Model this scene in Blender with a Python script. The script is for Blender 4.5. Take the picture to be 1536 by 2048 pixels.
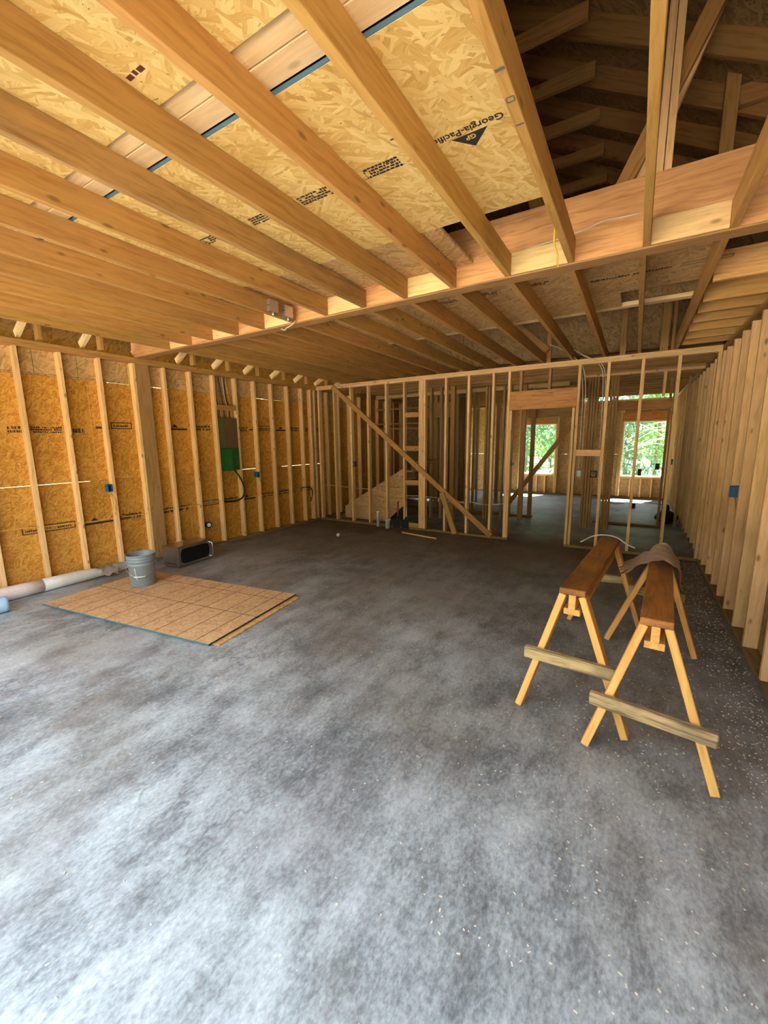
import bpy, bmesh, math, random
from mathutils import Vector, Matrix

random.seed(7)
scene = bpy.context.scene
COL = scene.collection
for o in list(bpy.data.objects):
    bpy.data.objects.remove(o, do_unlink=True)

# ------------------------------------------------------------------ camera
CAM_Z = 1.634
cam_d = bpy.data.cameras.new('camera')
cam_d.sensor_fit = 'VERTICAL'
cam_d.sensor_height = 36.0
cam_d.lens = 815.543 / 2048.0 * 36.0
cam_d.clip_start = 0.02
cam_d.clip_end = 200
cam = bpy.data.objects.new('camera', cam_d)
COL.objects.link(cam)
PITCH, YAW, ROLL = -0.170248556, 0.549066353, 0.0115787361
def _rot():
    B = Matrix(((1, 0, 0), (0, 0, 1), (0, -1, 0)))
    P = Matrix.Rotation(PITCH, 3, 'X')
    Y = Matrix.Rotation(YAW, 3, 'Z')
    Q = Matrix.Rotation(ROLL, 3, 'Z')
    return Y @ P @ B @ Q @ Matrix(((1, 0, 0), (0, -1, 0), (0, 0, -1)))
cam.matrix_world = Matrix.Translation((0, 0, CAM_Z)) @ _rot().to_4x4()
scene.camera = cam

# ------------------------------------------------------------------ world, sun, exposure
SKY_STRENGTH = 5.7
world = bpy.data.worlds.new('sky')
scene.world = world
world.use_nodes = True
wn = world.node_tree.nodes
wl = world.node_tree.links
wn.clear()
wo = wn.new('ShaderNodeOutputWorld')
bg = wn.new('ShaderNodeBackground')
# bright hazy summer sky: white toward the horizon, pale blue overhead, the same all round
tcw = wn.new('ShaderNodeTexCoord')
sep = wn.new('ShaderNodeSeparateXYZ')
wl.new(tcw.outputs['Generated'], sep.inputs[0])
rmp = wn.new('ShaderNodeValToRGB')
rmp.color_ramp.elements[0].position = 0.0
rmp.color_ramp.elements[0].color = (0.92, 0.97, 1.0, 1)
rmp.color_ramp.elements[1].position = 0.9
rmp.color_ramp.elements[1].color = (0.66, 0.83, 1.0, 1)
wl.new(sep.outputs['Z'], rmp.inputs[0])
bg.inputs['Strength'].default_value = SKY_STRENGTH
wl.new(rmp.outputs[0], bg.inputs['Color'])
wl.new(bg.outputs[0], wo.inputs[0])

sun_d = bpy.data.lights.new('sun', 'SUN')
sun_d.energy = 64.0
sun_d.angle = math.radians(1.0)
sun_d.color = (1.0, 0.90, 0.74)
sun = bpy.data.objects.new('sun', sun_d)
COL.objects.link(sun)
sun.rotation_euler = Vector((0.18, 0.42, 0.86)).to_track_quat('Z', 'Y').to_euler()

vs = scene.view_settings
vs.view_transform = 'Standard'
vs.look = 'None'
vs.gamma = 1.0
vs.use_curve_mapping = False
vs.exposure = 0.33
scene.cycles.max_bounces = 6
scene.cycles.diffuse_bounces = 4
scene.cycles.glossy_bounces = 3
scene.cycles.transparent_max_bounces = 8
scene.cycles.use_adaptive_sampling = True
scene.cycles.adaptive_threshold = 0.03
scene.cycles.caustics_reflective = False
scene.cycles.caustics_refractive = False
scene.cycles.use_denoising = True

# ------------------------------------------------------------------ materials
def new_mat(name):
    m = bpy.data.materials.new(name)
    m.use_nodes = True
    nt = m.node_tree
    nt.nodes.clear()
    out = nt.nodes.new('ShaderNodeOutputMaterial')
    b = nt.nodes.new('ShaderNodeBsdfPrincipled')
    nt.links.new(b.outputs[0], out.inputs[0])
    return m, nt, b

class N:
    """small helper around a node tree"""
    def __init__(s, nt): s.nt = nt
    def n(s, t, **kw):
        x = s.nt.nodes.new(t)
        for k, v in kw.items(): setattr(x, k, v)
        return x
    def l(s, a, b): s.nt.links.new(a, b)
    def math(s, op, a, b=None, clamp=False):
        x = s.n('ShaderNodeMath', operation=op); x.use_clamp = clamp
        for i, v in enumerate((a, b)):
            if v is None: continue
            if isinstance(v, (int, float)): x.inputs[i].default_value = v
            else: s.l(v, x.inputs[i])
        return x.outputs[0]
    def vmath(s, op, a, b):
        x = s.n('ShaderNodeVectorMath', operation=op)
        for i, v in enumerate((a, b)):
            if isinstance(v, tuple): x.inputs[i].default_value = v
            else: s.l(v, x.inputs[i])
        return x.outputs[0]
    def mix(s, f, a, b, mode='MIX'):
        x = s.n('ShaderNodeMix', data_type='RGBA', blend_type=mode)
        for i, v in ((0, f), (6, a), (7, b)):
            if isinstance(v, (int, float)): x.inputs[i].default_value = v
            elif isinstance(v, tuple): x.inputs[i].default_value = (*v[:3], 1)
            else: s.l(v, x.inputs[i])
        return x.outputs[2]
    def ramp(s, f, stops, interp='LINEAR'):
        x = s.n('ShaderNodeValToRGB')
        x.color_ramp.interpolation = interp
        e = x.color_ramp.elements
        while len(e) < len(stops): e.new(0.5)
        for el, (p, c) in zip(e, stops):
            el.position = p
            el.color = (*c, 1) if len(c) == 3 else c
        s.l(f, x.inputs[0])
        return x.outputs[0]
    def noise(s, vec, scale, detail=3, rough=0.55, dist=0.0):
        x = s.n('ShaderNodeTexNoise')
        x.inputs['Scale'].default_value = scale
        x.inputs['Detail'].default_value = detail
        x.inputs['Roughness'].default_value = rough
        x.inputs['Distortion'].default_value = dist
        s.l(vec, x.inputs['Vector'])
        return x.outputs[0]
    def voronoi(s, vec, scale, feature='F1', dims='3D', rand=1.0):
        x = s.n('ShaderNodeTexVoronoi', feature=feature, voronoi_dimensions=dims)
        x.inputs['Scale'].default_value = scale
        x.inputs['Randomness'].default_value = rand
        s.l(vec, x.inputs['Vector'])
        return x
    def obj(s, offset=True):
        tc = s.n('ShaderNodeTexCoord').outputs['Object']
        if not offset: return tc
        oi = s.n('ShaderNodeObjectInfo')
        r = s.math('MULTIPLY', oi.outputs['Random'], 43.7)
        return s.vmath('ADD', tc, r)
    def rnd(s):
        return s.n('ShaderNodeObjectInfo').outputs['Random']
    def bump(s, h, strength, dist, bsdf):
        x = s.n('ShaderNodeBump')
        x.inputs['Strength'].default_value = strength
        x.inputs['Distance'].default_value = dist
        s.l(h, x.inputs['Height'])
        s.l(x.outputs[0], bsdf.inputs['Normal'])

def scl(c, k): return tuple(min(1.0, max(0.0, x * k)) for x in c)

def lumber(name, base, dark, knots=1.0, rough=0.62, vary=0.35, stain=0.0, stain_col=(0.12, 0.08, 0.04)):
    """sawn softwood: grain runs along local Z"""
    m, nt, b = new_mat(name)
    g = N(nt)
    v = g.obj()
    vs_ = g.vmath('MULTIPLY', v, (1.0, 1.0, 0.06))
    warp = g.noise(g.vmath('MULTIPLY', v, (3.0, 3.0, 1.4)), 2.0, 2)
    wv = g.n('ShaderNodeVectorMath', operation='SCALE'); 
    cx = g.n('ShaderNodeCombineXYZ'); g.l(warp, cx.inputs[0]); g.l(warp, cx.inputs[1])
    g.l(cx.outputs[0], wv.inputs[0]); wv.inputs['Scale'].default_value = 0.06
    vw = g.vmath('ADD', vs_, wv.outputs[0])
    rings = g.noise(vw, 46.0, 2, 0.5)
    fine = g.noise(vs_, 190.0, 2, 0.6)
    f = g.math('ADD', g.math('MULTIPLY', rings, 0.75), g.math('MULTIPLY', fine, 0.35))
    c = g.ramp(f, [(0.36, dark), (0.56, base), (0.74, scl(base, 1.12))])
    # knots
    vk = g.voronoi(g.vmath('MULTIPLY', v, (13.0, 13.0, 5.5)), 1.0)
    sc = g.n('ShaderNodeSeparateColor'); g.l(vk.outputs['Color'], sc.inputs[0])
    gate = g.math('GREATER_THAN', sc.outputs[0], 0.66)
    k = g.ramp(vk.outputs['Distance'], [(0.09, (1, 1, 1)), (0.20, (0, 0, 0))])
    k = g.math('MULTIPLY', k, gate)
    k = g.math('MULTIPLY', k, knots * 0.8)
    c = g.mix(k, c, scl(dark, 0.35))
    if stain:
        st = g.noise(g.vmath('MULTIPLY', v, (2.0, 2.0, 1.0)), 2.6, 4, 0.6)
        sf = g.math('MULTIPLY', g.ramp(st, [(0.45, (0, 0, 0)), (0.68, (1, 1, 1))]), stain)
        c = g.mix(sf, c, stain_col)
    r = g.rnd()
    br = g.math('ADD', g.math('MULTIPLY', r, vary), 1.0 - vary * 0.55)
    hsv = g.n('ShaderNodeHueSaturation')
    g.l(br, hsv.inputs['Value'])
    r2 = g.math('FRACT', g.math('MULTIPLY', r, 17.3))
    g.l(g.math('ADD', g.math('MULTIPLY', r2, 0.014), 0.4925), hsv.inputs['Hue'])
    g.l(c, hsv.inputs['Color'])
    g.l(hsv.outputs[0], b.inputs['Base Color'])
    b.inputs['Roughness'].default_value = rough
    b.inputs['Specular IOR Level'].default_value = 0.25
    return m

def osb(name, lo, mid, hi, scale=1.0, vary=0.12, contrast=1.0):
    """strand board; strands lie in the local XY plane"""
    m, nt, b = new_mat(name)
    g = N(nt)
    v = g.obj()
    flat = g.vmath('MULTIPLY', v, (1, 1, 0))
    wob = g.n('ShaderNodeTexNoise'); wob.inputs['Scale'].default_value = 9.0 * scale
    g.l(flat, wob.inputs['Vector'])
    wsub = g.vmath('SUBTRACT', wob.outputs['Color'], (0.5, 0.5, 0.5))
    flat = g.vmath('ADD', flat, g.vmath('MULTIPLY', wsub, (0.045, 0.045, 0)))
    layers = []; edges = []
    for ang, sx, sy in ((0.12, 8.0, 62.0), (0.75, 10.0, 66.0), (-0.6, 9.0, 58.0), (1.9, 13.0, 52.0)):
        mp = g.n('ShaderNodeMapping')
        mp.inputs['Rotation'].default_value = (0, 0, ang)
        g.l(flat, mp.inputs['Vector'])
        vv = g.vmath('MULTIPLY', mp.outputs[0], (sx * scale, sy * scale, 1))
        vo = g.voronoi(vv, 1.0, dims='2D')
        s = g.n('ShaderNodeSeparateColor'); g.l(vo.outputs['Color'], s.inputs[0])
        layers.append(s)
        gr = g.noise(g.vmath('MULTIPLY', mp.outputs[0], (16 * scale, 420 * scale, 1)), 1.0, 2)
        edges.append(gr)
    val = layers[0].outputs[0]; grain = edges[0]
    for i in (1, 2, 3):
        f = g.math('GREATER_THAN', layers[i].outputs[1], 0.52 + 0.06 * i)
        mv = g.n('ShaderNodeMix', data_type='FLOAT')
        g.l(f, mv.inputs[0]); g.l(val, mv.inputs[2]); g.l(layers[i].outputs[0], mv.inputs[3])
        val = mv.outputs[0]
        mg = g.n('ShaderNodeMix', data_type='FLOAT')
        g.l(f, mg.inputs[0]); g.l(grain, mg.inputs[2]); g.l(edges[i], mg.inputs[3])
        grain = mg.outputs[0]
    big = g.noise(flat, 1.6, 3)
    f = g.math('ADD', g.math('MULTIPLY', val, 0.55 * contrast), g.math('MULTIPLY', grain, 0.50))
    f = g.math('ADD', f, g.math('MULTIPLY', g.math('SUBTRACT', big, 0.5), 0.35))
    c = g.ramp(f, [(0.10, lo), (0.36, mid), (0.62, hi), (0.95, scl(hi, 1.18))])
    sp = g.noise(g.vmath('MULTIPLY', flat, (26, 60, 1)), 1.0, 2)
    c = g.mix(g.ramp(sp, [(0.70, (0, 0, 0)), (0.76, (0.75, 0.75, 0.75))]), c, scl(lo, 0.4))
    r = g.rnd()
    hsv = g.n('ShaderNodeHueSaturation')
    g.l(g.math('ADD', g.math('MULTIPLY', r, vary), 1.0 - vary * 0.5), hsv.inputs['Value'])
    g.l(c, hsv.inputs['Color'])
    g.l(hsv.outputs[0], b.inputs['Base Color'])
    b.inputs['Roughness'].default_value = 0.6
    b.inputs['Specular IOR Level'].default_value = 0.25
    return m

def plain(name, col, rough=0.5, metal=0.0, mottle=0.12, mscale=12.0, spec=0.4, bump=0.0):
    m, nt, b = new_mat(name)
    g = N(nt)
    v = g.obj()
    n = g.noise(v, mscale, 4)
    c = g.mix(n, scl(col, 1 - mottle), scl(col, 1 + mottle))
    g.l(c, b.inputs['Base Color'])
    b.inputs['Roughness'].default_value = rough
    b.inputs['Metallic'].default_value = metal
    b.inputs['Specular IOR Level'].default_value = spec
    if bump: g.bump(n, bump, 0.004, b)
    return m

def concrete():
    m, nt, b = new_mat('concrete_floor')
    g = N(nt)
    v = g.n('ShaderNodeNewGeometry').outputs['Position']
    big = g.noise(v, 0.9, 3, 0.62, 0.0)
    mid = g.noise(g.vmath('MULTIPLY', v, (5.6, 2.3, 1.0)), 1.0, 5, 0.76)
    blot = g.noise(g.vmath('ADD', v, (13.0, 4.0, 0.0)), 2.8, 3, 0.65)
    fine = g.noise(g.vmath('MULTIPLY', v, (1.0, 0.6, 1.0)), 62.0, 2, 0.75)
    f = g.math('ADD', g.math('ADD', g.math('MULTIPLY', big, 0.34), g.math('MULTIPLY', mid, 0.42)), g.math('ADD', g.math('MULTIPLY', blot, 0.22), g.math('MULTIPLY', fine, 0.26)))
    c = g.ramp(f, [(0.47, (0.075, 0.078, 0.084)), (0.57, (0.195, 0.208, 0.218)), (0.65, (0.340, 0.365, 0.380)), (0.77, (0.53, 0.57, 0.595))])
    pur = g.noise(g.vmath('ADD', v, (31.0, 7.0, 0)), 0.9, 3, 0.6)
    c = g.mix(g.math('MULTIPLY', g.ramp(pur, [(0.52, (0, 0, 0)), (0.68, (1, 1, 1))]), 0.26), c, (0.30, 0.26, 0.28))
    tan = g.noise(g.vmath('ADD', v, (3.0, 57.0, 0)), 0.8, 3, 0.6)
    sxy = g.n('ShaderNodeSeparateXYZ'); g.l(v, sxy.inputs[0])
    # dusty brown tone; light falloff toward the back is painted into it
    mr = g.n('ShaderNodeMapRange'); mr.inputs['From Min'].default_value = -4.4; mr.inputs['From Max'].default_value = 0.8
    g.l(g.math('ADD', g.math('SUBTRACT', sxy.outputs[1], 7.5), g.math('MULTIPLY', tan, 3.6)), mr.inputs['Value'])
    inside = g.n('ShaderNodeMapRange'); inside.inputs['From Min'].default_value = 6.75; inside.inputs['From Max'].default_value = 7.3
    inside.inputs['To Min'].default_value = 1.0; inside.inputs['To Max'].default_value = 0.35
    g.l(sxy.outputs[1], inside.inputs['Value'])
    dust_falloff = g.math('MULTIPLY', g.math('MULTIPLY', mr.outputs[0], inside.outputs[0]), g.math('ADD', g.math('MULTIPLY', mid, 0.5), 0.62), True)
    c = g.mix(g.math('MULTIPLY', dust_falloff, 0.86), c, (0.105, 0.066, 0.030))
    c = g.mix(g.math('MULTIPLY', g.ramp(tan, [(0.50, (0, 0, 0)), (0.68, (1, 1, 1))]), 0.30), c, (0.30, 0.25, 0.195))
    vein = g.noise(g.vmath('MULTIPLY', v, (1.5, 0.8, 1.0)), 1.7, 4, 0.66)
    vn = g.math('ABSOLUTE', g.math('SUBTRACT', vein, 0.5))
    vf = g.ramp(vn, [(0.0, (1, 1, 1)), (0.018, (0, 0, 0))])
    vmask = g.ramp(g.noise(g.vmath('ADD', v, (9.0, 21.0, 0)), 1.2, 2), [(0.50, (0, 0, 0)), (0.64, (1, 1, 1))])
    c = g.mix(g.math('MULTIPLY', g.math('MULTIPLY', vf, vmask), 0.5), c, (0.085, 0.08, 0.085))
    # small pits and pale flecks
    pit = g.voronoi(v, 26.0)
    pf = g.ramp(pit.outputs['Distance'], [(0.035, (1, 1, 1)), (0.07, (0, 0, 0))])
    c = g.mix(g.math('MULTIPLY', pf, 0.35), c, (0.06, 0.06, 0.065))
    g.l(c, b.inputs['Base Color'])
    rr = g.math('ADD', g.math('ADD', g.math('MULTIPLY', mid, 0.36), 0.26), g.math('MULTIPLY', dust_falloff, 0.35))
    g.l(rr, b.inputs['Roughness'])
    g.l(g.math('SUBTRACT', 0.36, g.math('MULTIPLY', dust_falloff, 0.28)), b.inputs['Specular IOR Level'])
    h = g.noise(g.vmath('MULTIPLY', v, (5.6, 2.3, 1.0)), 2.2, 4, 0.8)
    g.bump(h, 0.30, 0.012, b)
    return m

M = {}
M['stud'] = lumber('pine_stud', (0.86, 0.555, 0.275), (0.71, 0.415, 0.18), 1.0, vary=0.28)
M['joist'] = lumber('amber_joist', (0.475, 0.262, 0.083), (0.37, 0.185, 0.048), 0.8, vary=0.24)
M['grey_joist'] = lumber('weathered_joist', (0.42, 0.25, 0.085), (0.27, 0.145, 0.045), 0.8, vary=0.1, stain=0.5, stain_col=(0.17, 0.115, 0.06))
M['block'] = lumber('pale_block', (0.76, 0.535, 0.255), (0.66, 0.42, 0.175), 0.9, vary=0.10)
M['plank'] = lumber('pale_plank', (0.86, 0.63, 0.34), (0.78, 0.53, 0.26), 0.5, vary=0.10)
M['lvl'] = lumber('veneer_beam', (0.68, 0.375, 0.150), (0.50, 0.245, 0.080), 0.25, vary=0.1)
M['header'] = lumber('reddish_header', (0.60, 0.29, 0.105), (0.42, 0.165, 0.05), 0.5, vary=0.1)
M['post'] = lumber('brown_post', (0.42, 0.245, 0.10), (0.31, 0.165, 0.06), 0.4, vary=0.1)
M['plate'] = lumber('treated_plate', (0.26, 0.165, 0.06), (0.17, 0.10, 0.035), 0.4, vary=0.2)
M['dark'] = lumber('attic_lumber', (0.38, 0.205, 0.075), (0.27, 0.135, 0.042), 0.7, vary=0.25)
M['saw_leg'] = lumber('sawhorse_leg', (0.76, 0.415, 0.125), (0.62, 0.29, 0.07), 0.7, vary=0.2)
M['saw_top'] = lumber('worn_top', (0.42, 0.185, 0.040), (0.27, 0.105, 0.022), 0.5, rough=0.5, vary=0.12, stain=0.7, stain_col=(0.10, 0.045, 0.014))
M['weathered'] = lumber('weathered_brace', (0.48, 0.34, 0.165), (0.15, 0.10, 0.052), 0.9, vary=0.1, stain=0.9, stain_col=(0.13, 0.10, 0.065))
M['osb_deck'] = osb('strand_board_deck', (0.47, 0.245, 0.060), (0.69, 0.450, 0.145), (0.80, 0.595, 0.245), contrast=0.78)
M['osb_deck2'] = osb('strand_board_brown', (0.28, 0.15, 0.055), (0.50, 0.295, 0.115), (0.64, 0.41, 0.19), contrast=0.85)
M['osb_wall'] = osb('strand_board_wall', (0.31, 0.115, 0.012), (0.55, 0.24, 0.034), (0.70, 0.36, 0.075), scale=1.45, contrast=0.85)
M['osb_sheet'] = osb('strand_board_sheet', (0.33, 0.17, 0.075), (0.53, 0.305, 0.148), (0.64, 0.41, 0.22), scale=1.7)
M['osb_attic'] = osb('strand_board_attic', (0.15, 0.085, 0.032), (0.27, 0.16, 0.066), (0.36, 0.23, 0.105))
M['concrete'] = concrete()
M['ink'] = plain('black_ink', (0.03, 0.028, 0.025), 0.7, mottle=0.3, mscale=60)
M['marker'] = plain('grey_marker', (0.13, 0.12, 0.11), 0.7, mottle=0.3, mscale=60)
M['ink_red'] = plain('dark_red_ink', (0.13, 0.03, 0.03), 0.7, mottle=0.3, mscale=60)
M['blue_edge'] = plain('blue_edge_paint', (0.07, 0.15, 0.22), 0.6, mottle=0.25, mscale=40)
M['teal_edge'] = plain('teal_edge_paint', (0.04, 0.15, 0.17), 0.6, mottle=0.25, mscale=40)
M['bucket'] = plain('grey_plastic', (0.22, 0.26, 0.29), 0.32, mottle=0.05)
M['steel'] = plain('brushed_steel', (0.46, 0.42, 0.38), 0.33, metal=1.0, mottle=0.1)
M['galv'] = plain('galvanised_steel', (0.62, 0.63, 0.66), 0.35, metal=0.9, mottle=0.1, mscale=50)
M['black_glass'] = plain('black_glass', (0.006, 0.006, 0.007), 0.08, mottle=0.0)
M['black'] = plain('black_plastic', (0.012, 0.012, 0.014), 0.45, mottle=0.1)
M['chrome'] = plain('chrome', (0.8, 0.8, 0.8), 0.15, metal=1.0, mottle=0.02)
M['blue_box'] = plain('blue_plastic', (0.022, 0.115, 0.30), 0.45, mottle=0.1)
M['navy_box'] = plain('navy_plastic', (0.014, 0.03, 0.075), 0.5, mottle=0.1)
M['yellow'] = plain('yellow_cable_jacket', (0.66, 0.42, 0.06), 0.5, mottle=0.1)
M['white_cable'] = plain('white_cable_jacket', (0.66, 0.60, 0.50), 0.5, mottle=0.1)
M['red_cable'] = plain('orange_cable_jacket', (0.50, 0.18, 0.07), 0.5, mottle=0.1)
M['black_cable'] = plain('black_cable_jacket', (0.015, 0.014, 0.014), 0.5, mottle=0.1)
M['white'] = plain('white_plastic', (0.78, 0.77, 0.74), 0.4, mottle=0.04)
M['vinyl'] = plain('white_vinyl', (0.80, 0.80, 0.78), 0.4, mottle=0.03)
M['green'] = plain('green_cover', (0.055, 0.25, 0.065), 0.45, mottle=0.18, mscale=9)
M['panel_brown'] = plain('brown_panel', (0.155, 0.085, 0.045), 0.5, mottle=0.12)
M['panel_olive'] = plain('olive_panel', (0.12, 0.115, 0.055), 0.5, mottle=0.15)
M['jug'] = plain('pale_blue_plastic', (0.34, 0.50, 0.68), 0.35, mottle=0.06)
M['wrap'] = plain('milky_plastic_wrap', (0.70, 0.65, 0.60), 0.32, mottle=0.14, mscale=16, bump=0.5)
M['wrap_pink'] = plain('pink_plastic_wrap', (0.80, 0.67, 0.65), 0.32, mottle=0.24, mscale=30, bump=0.5)
M['felt'] = plain('brown_fibre_sheet', (0.84, 0.64, 0.48), 0.9, mottle=0.25, mscale=30, bump=0.4)
M['red'] = plain('red_handle', (0.33, 0.05, 0.03), 0.5)
M['chip'] = plain('wood_chip', (0.72, 0.62, 0.48), 0.8, mottle=0.2)
M['trunk'] = plain('tree_bark', (0.20, 0.17, 0.13), 0.9, mottle=0.3, mscale=14, bump=0.5)
M['bare'] = plain('pale_bare_wood', (0.55, 0.50, 0.42), 0.8, mottle=0.2)
M['grass'] = plain('grass_ground', (0.20, 0.22, 0.10), 0.95, mottle=0.45, mscale=3.0)
M['gravel'] = plain('gravel_drive', (0.56, 0.50, 0.41), 0.95, mottle=0.3, mscale=20.0)
M['shingle'] = plain('roof_shingle', (0.12, 0.11, 0.10), 0.95, mottle=0.2)

def leaf_mat(name, col):
    m, nt, b = new_mat(name)
    g = N(nt)
    n = g.noise(g.obj(), 1.3, 3)
    c = g.mix(n, scl(col, 0.55), scl(col, 1.45))
    g.l(c, b.inputs['Base Color'])
    b.inputs['Roughness'].default_value = 0.55
    tr = g.n('ShaderNodeBsdfTranslucent'); g.l(c, tr.inputs[0])
    ms = g.n('ShaderNodeMixShader'); ms.inputs[0].default_value = 0.4
    out = [x for x in nt.nodes if x.type == 'OUTPUT_MATERIAL'][0]
    g.l(b.outputs[0], ms.inputs[1]); g.l(tr.outputs[0], ms.inputs[2]); g.l(ms.outputs[0], out.inputs[0])
    return m
M['leaf_a'] = leaf_mat('spring_leaves', (0.13, 0.26, 0.07))
M['leaf_b'] = leaf_mat('blue_green_leaves', (0.075, 0.19, 0.11))
M['leaf_c'] = leaf_mat('yellow_green_leaves', (0.20, 0.31, 0.08))

M['added_woods'] = plain('added_woods_green', (0.24, 0.28, 0.12), 0.8, mottle=0.4, mscale=1.0)  # leaf colour of the unseen tree line added for the light

def glass_mat():
    m, nt, b = new_mat('window_glass')
    g = N(nt)
    out = [x for x in nt.nodes if x.type == 'OUTPUT_MATERIAL'][0]
    tr = g.n('ShaderNodeBsdfTransparent'); tr.inputs[0].default_value = (0.93, 0.97, 0.96, 1)
    gl = g.n('ShaderNodeBsdfGlossy'); gl.inputs['Roughness'].default_value = 0.02
    ms = g.n('ShaderNodeMixShader'); ms.inputs[0].default_value = 0.06
    g.l(tr.outputs[0], ms.inputs[1]); g.l(gl.outputs[0], ms.inputs[2]); g.l(ms.outputs[0], out.inputs[0])
    return m
M['glass'] = glass_mat()

# ------------------------------------------------------------------ builders
MESH = {}
WM = {}

def link(name, me, parent=None, mw=None):
    o = bpy.data.objects.new(name, me)
    COL.objects.link(o)
    mw = mw or Matrix.Identity(4)
    if parent is not None:
        o.parent = parent
        o.matrix_basis = WM[parent.name].inverted() @ mw
    else:
        o.matrix_basis = mw
    WM[o.name] = mw
    return o

def tag(o, label, cat=None, group=None, kind=None):
    o['label'] = label
    if cat: o['category'] = cat
    if group: o['group'] = group
    if kind: o['kind'] = kind
    return o

def empty(name, loc=(0, 0, 0), rz=0.0):
    o = bpy.data.objects.new(name, None)
    o.empty_display_size = 0.05
    COL.objects.link(o)
    mw = Matrix.Translation(loc) @ Matrix.Rotation(rz, 4, 'Z')
    o.matrix_basis = mw
    WM[o.name] = mw
    return o

def struct(name, label):
    o = empty(name)
    o['kind'] = 'structure'
    o['label'] = label
    return o

def box_mesh(w, d, l, mat, bev=0.002):
    key = (round(w, 4), round(d, 4), round(l, 3), mat, bev)
    if key in MESH: return MESH[key]
    bm = bmesh.new()
    bmesh.ops.create_cube(bm, size=1.0)
    bmesh.ops.scale(bm, vec=(w, d, l), verts=bm.verts)
    if bev:
        bmesh.ops.bevel(bm, geom=bm.edges[:], offset=min(bev, 0.3 * min(w, d, l)), segments=1, affect='EDGES', profile=0.5)
    me = bpy.data.meshes.new('board')
    bm.to_mesh(me); bm.free()
    me.materials.append(M[mat])
    MESH[key] = me
    return me

def basis(zv, hint):
    z = Vector(zv).normalized()
    x = Vector(hint) - z * z.dot(Vector(hint))
    if x.length < 1e-6:
        x = z.orthogonal()
    x.normalize()
    y = z.cross(x)
    return Matrix((x, y, z)).transposed()

def stick(name, a, b, w, d, hint, mat, parent=None, bev=0.002):
    """a piece of timber from a to b; w is its size along hint, d across"""
    a, b = Vector(a), Vector(b)
    mw = Matrix.Translation((a + b) / 2) @ basis(b - a, hint).to_4x4()
    return link(name, box_mesh(w, d, (b - a).length, mat, bev), parent, mw)

def bar(name, x0, x1, y0, y1, z0, z1, mat, parent=None, bev=0.002):
    """axis aligned timber, grain along the longest side"""
    s = (x1 - x0, y1 - y0, z1 - z0)
    c = Vector(((x0 + x1) / 2, (y0 + y1) / 2, (z0 + z1) / 2))
    k = max(range(3), key=lambda i: s[i])
    zv = [Vector((1, 0, 0)), Vector((0, 1, 0)), Vector((0, 0, 1))][k]
    hint = [Vector((0, 1, 0)), Vector((1, 0, 0)), Vector((1, 0, 0))][k]
    w = [s[1], s[0], s[0]][k]; d = [s[2], s[2], s[1]][k]
    mw = Matrix.Translation(c) @ basis(zv, hint).to_4x4()
    return link(name, box_mesh(w, d, s[k], mat, bev), parent, mw)

def sheet(name, x0, x1, y0, y1, z0, z1, mat, parent=None, bev=0.001):
    """axis aligned thin board; local Z is its thickness, local X its longer side"""
    s = (x1 - x0, y1 - y0, z1 - z0)
    c = Vector(((x0 + x1) / 2, (y0 + y1) / 2, (z0 + z1) / 2))
    order = sorted(range(3), key=lambda i: s[i])
    ax = [Vector((1, 0, 0)), Vector((0, 1, 0)), Vector((0, 0, 1))]
    mw = Matrix.Translation(c) @ basis(ax[order[0]], ax[order[2]]).to_4x4()
    return link(name, box_mesh(s[order[2]], s[order[1]], s[order[0]], mat, bev), parent, mw)

def from_bm(name, bm, mat, parent=None, mw=None, smooth=False):
    me = bpy.data.meshes.new(name)
    bmesh.ops.recalc_face_normals(bm, faces=bm.faces[:])
    bm.to_mesh(me); bm.free()
    for mm in (mat if isinstance(mat, (list, tuple)) else [mat]):
        me.materials.append(M[mm])
    if smooth:
        for p in me.polygons: p.use_smooth = True
    return link(name, me, parent, mw)

def catmull(pts, n=6):
    pts = [Vector(p) for p in pts]
    if len(pts) < 3: return pts
    out = []
    P = [pts[0] * 2 - pts[1]] + pts + [pts[-1] * 2 - pts[-2]]
    for i in range(1, len(P) - 2):
        p0, p1, p2, p3 = P[i - 1:i + 3]
        for k in range(n):
            t = k / n
            out.append(0.5 * ((2 * p1) + (p2 - p0) * t + (2 * p0 - 5 * p1 + 4 * p2 - p3) * t * t + (3 * p1 - p0 - 3 * p2 + p3) * t ** 3))
    out.append(pts[-1])
    return out

def tube_bm(bm, pts, r, seg=7, close=False):
    rings = []
    n = len(pts)
    up = Vector((0.13, 0.31, 0.94))
    for i, p in enumerate(pts):
        t = (pts[min(i + 1, n - 1)] - pts[max(i - 1, 0)])
        if t.length < 1e-9: t = Vector((0, 0, 1))
        t.normalize()
        x = up - t * up.dot(t)
        if x.length < 0.05: x = t.orthogonal()
        x.normalize(); y = t.cross(x)
        rr = r[i] if isinstance(r, (list, tuple)) else r
        rings.append([bm.verts.new(p + (x * math.cos(2 * math.pi * k / seg) + y * math.sin(2 * math.pi * k / seg)) * rr) for k in range(seg)])
    for a, b in zip(rings, rings[1:]):
        for k in range(seg):
            bm.faces.new((a[k], a[(k + 1) % seg], b[(k + 1) % seg], b[k]))
    bm.faces.new(rings[0][::-1]); bm.faces.new(rings[-1])

def tube(name, pts, r, mat, parent=None, seg=7, smooth_n=6):
    bm = bmesh.new()
    tube_bm(bm, catmull(pts, smooth_n), r, seg)
    return from_bm(name, bm, mat, parent, smooth=True)

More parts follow.
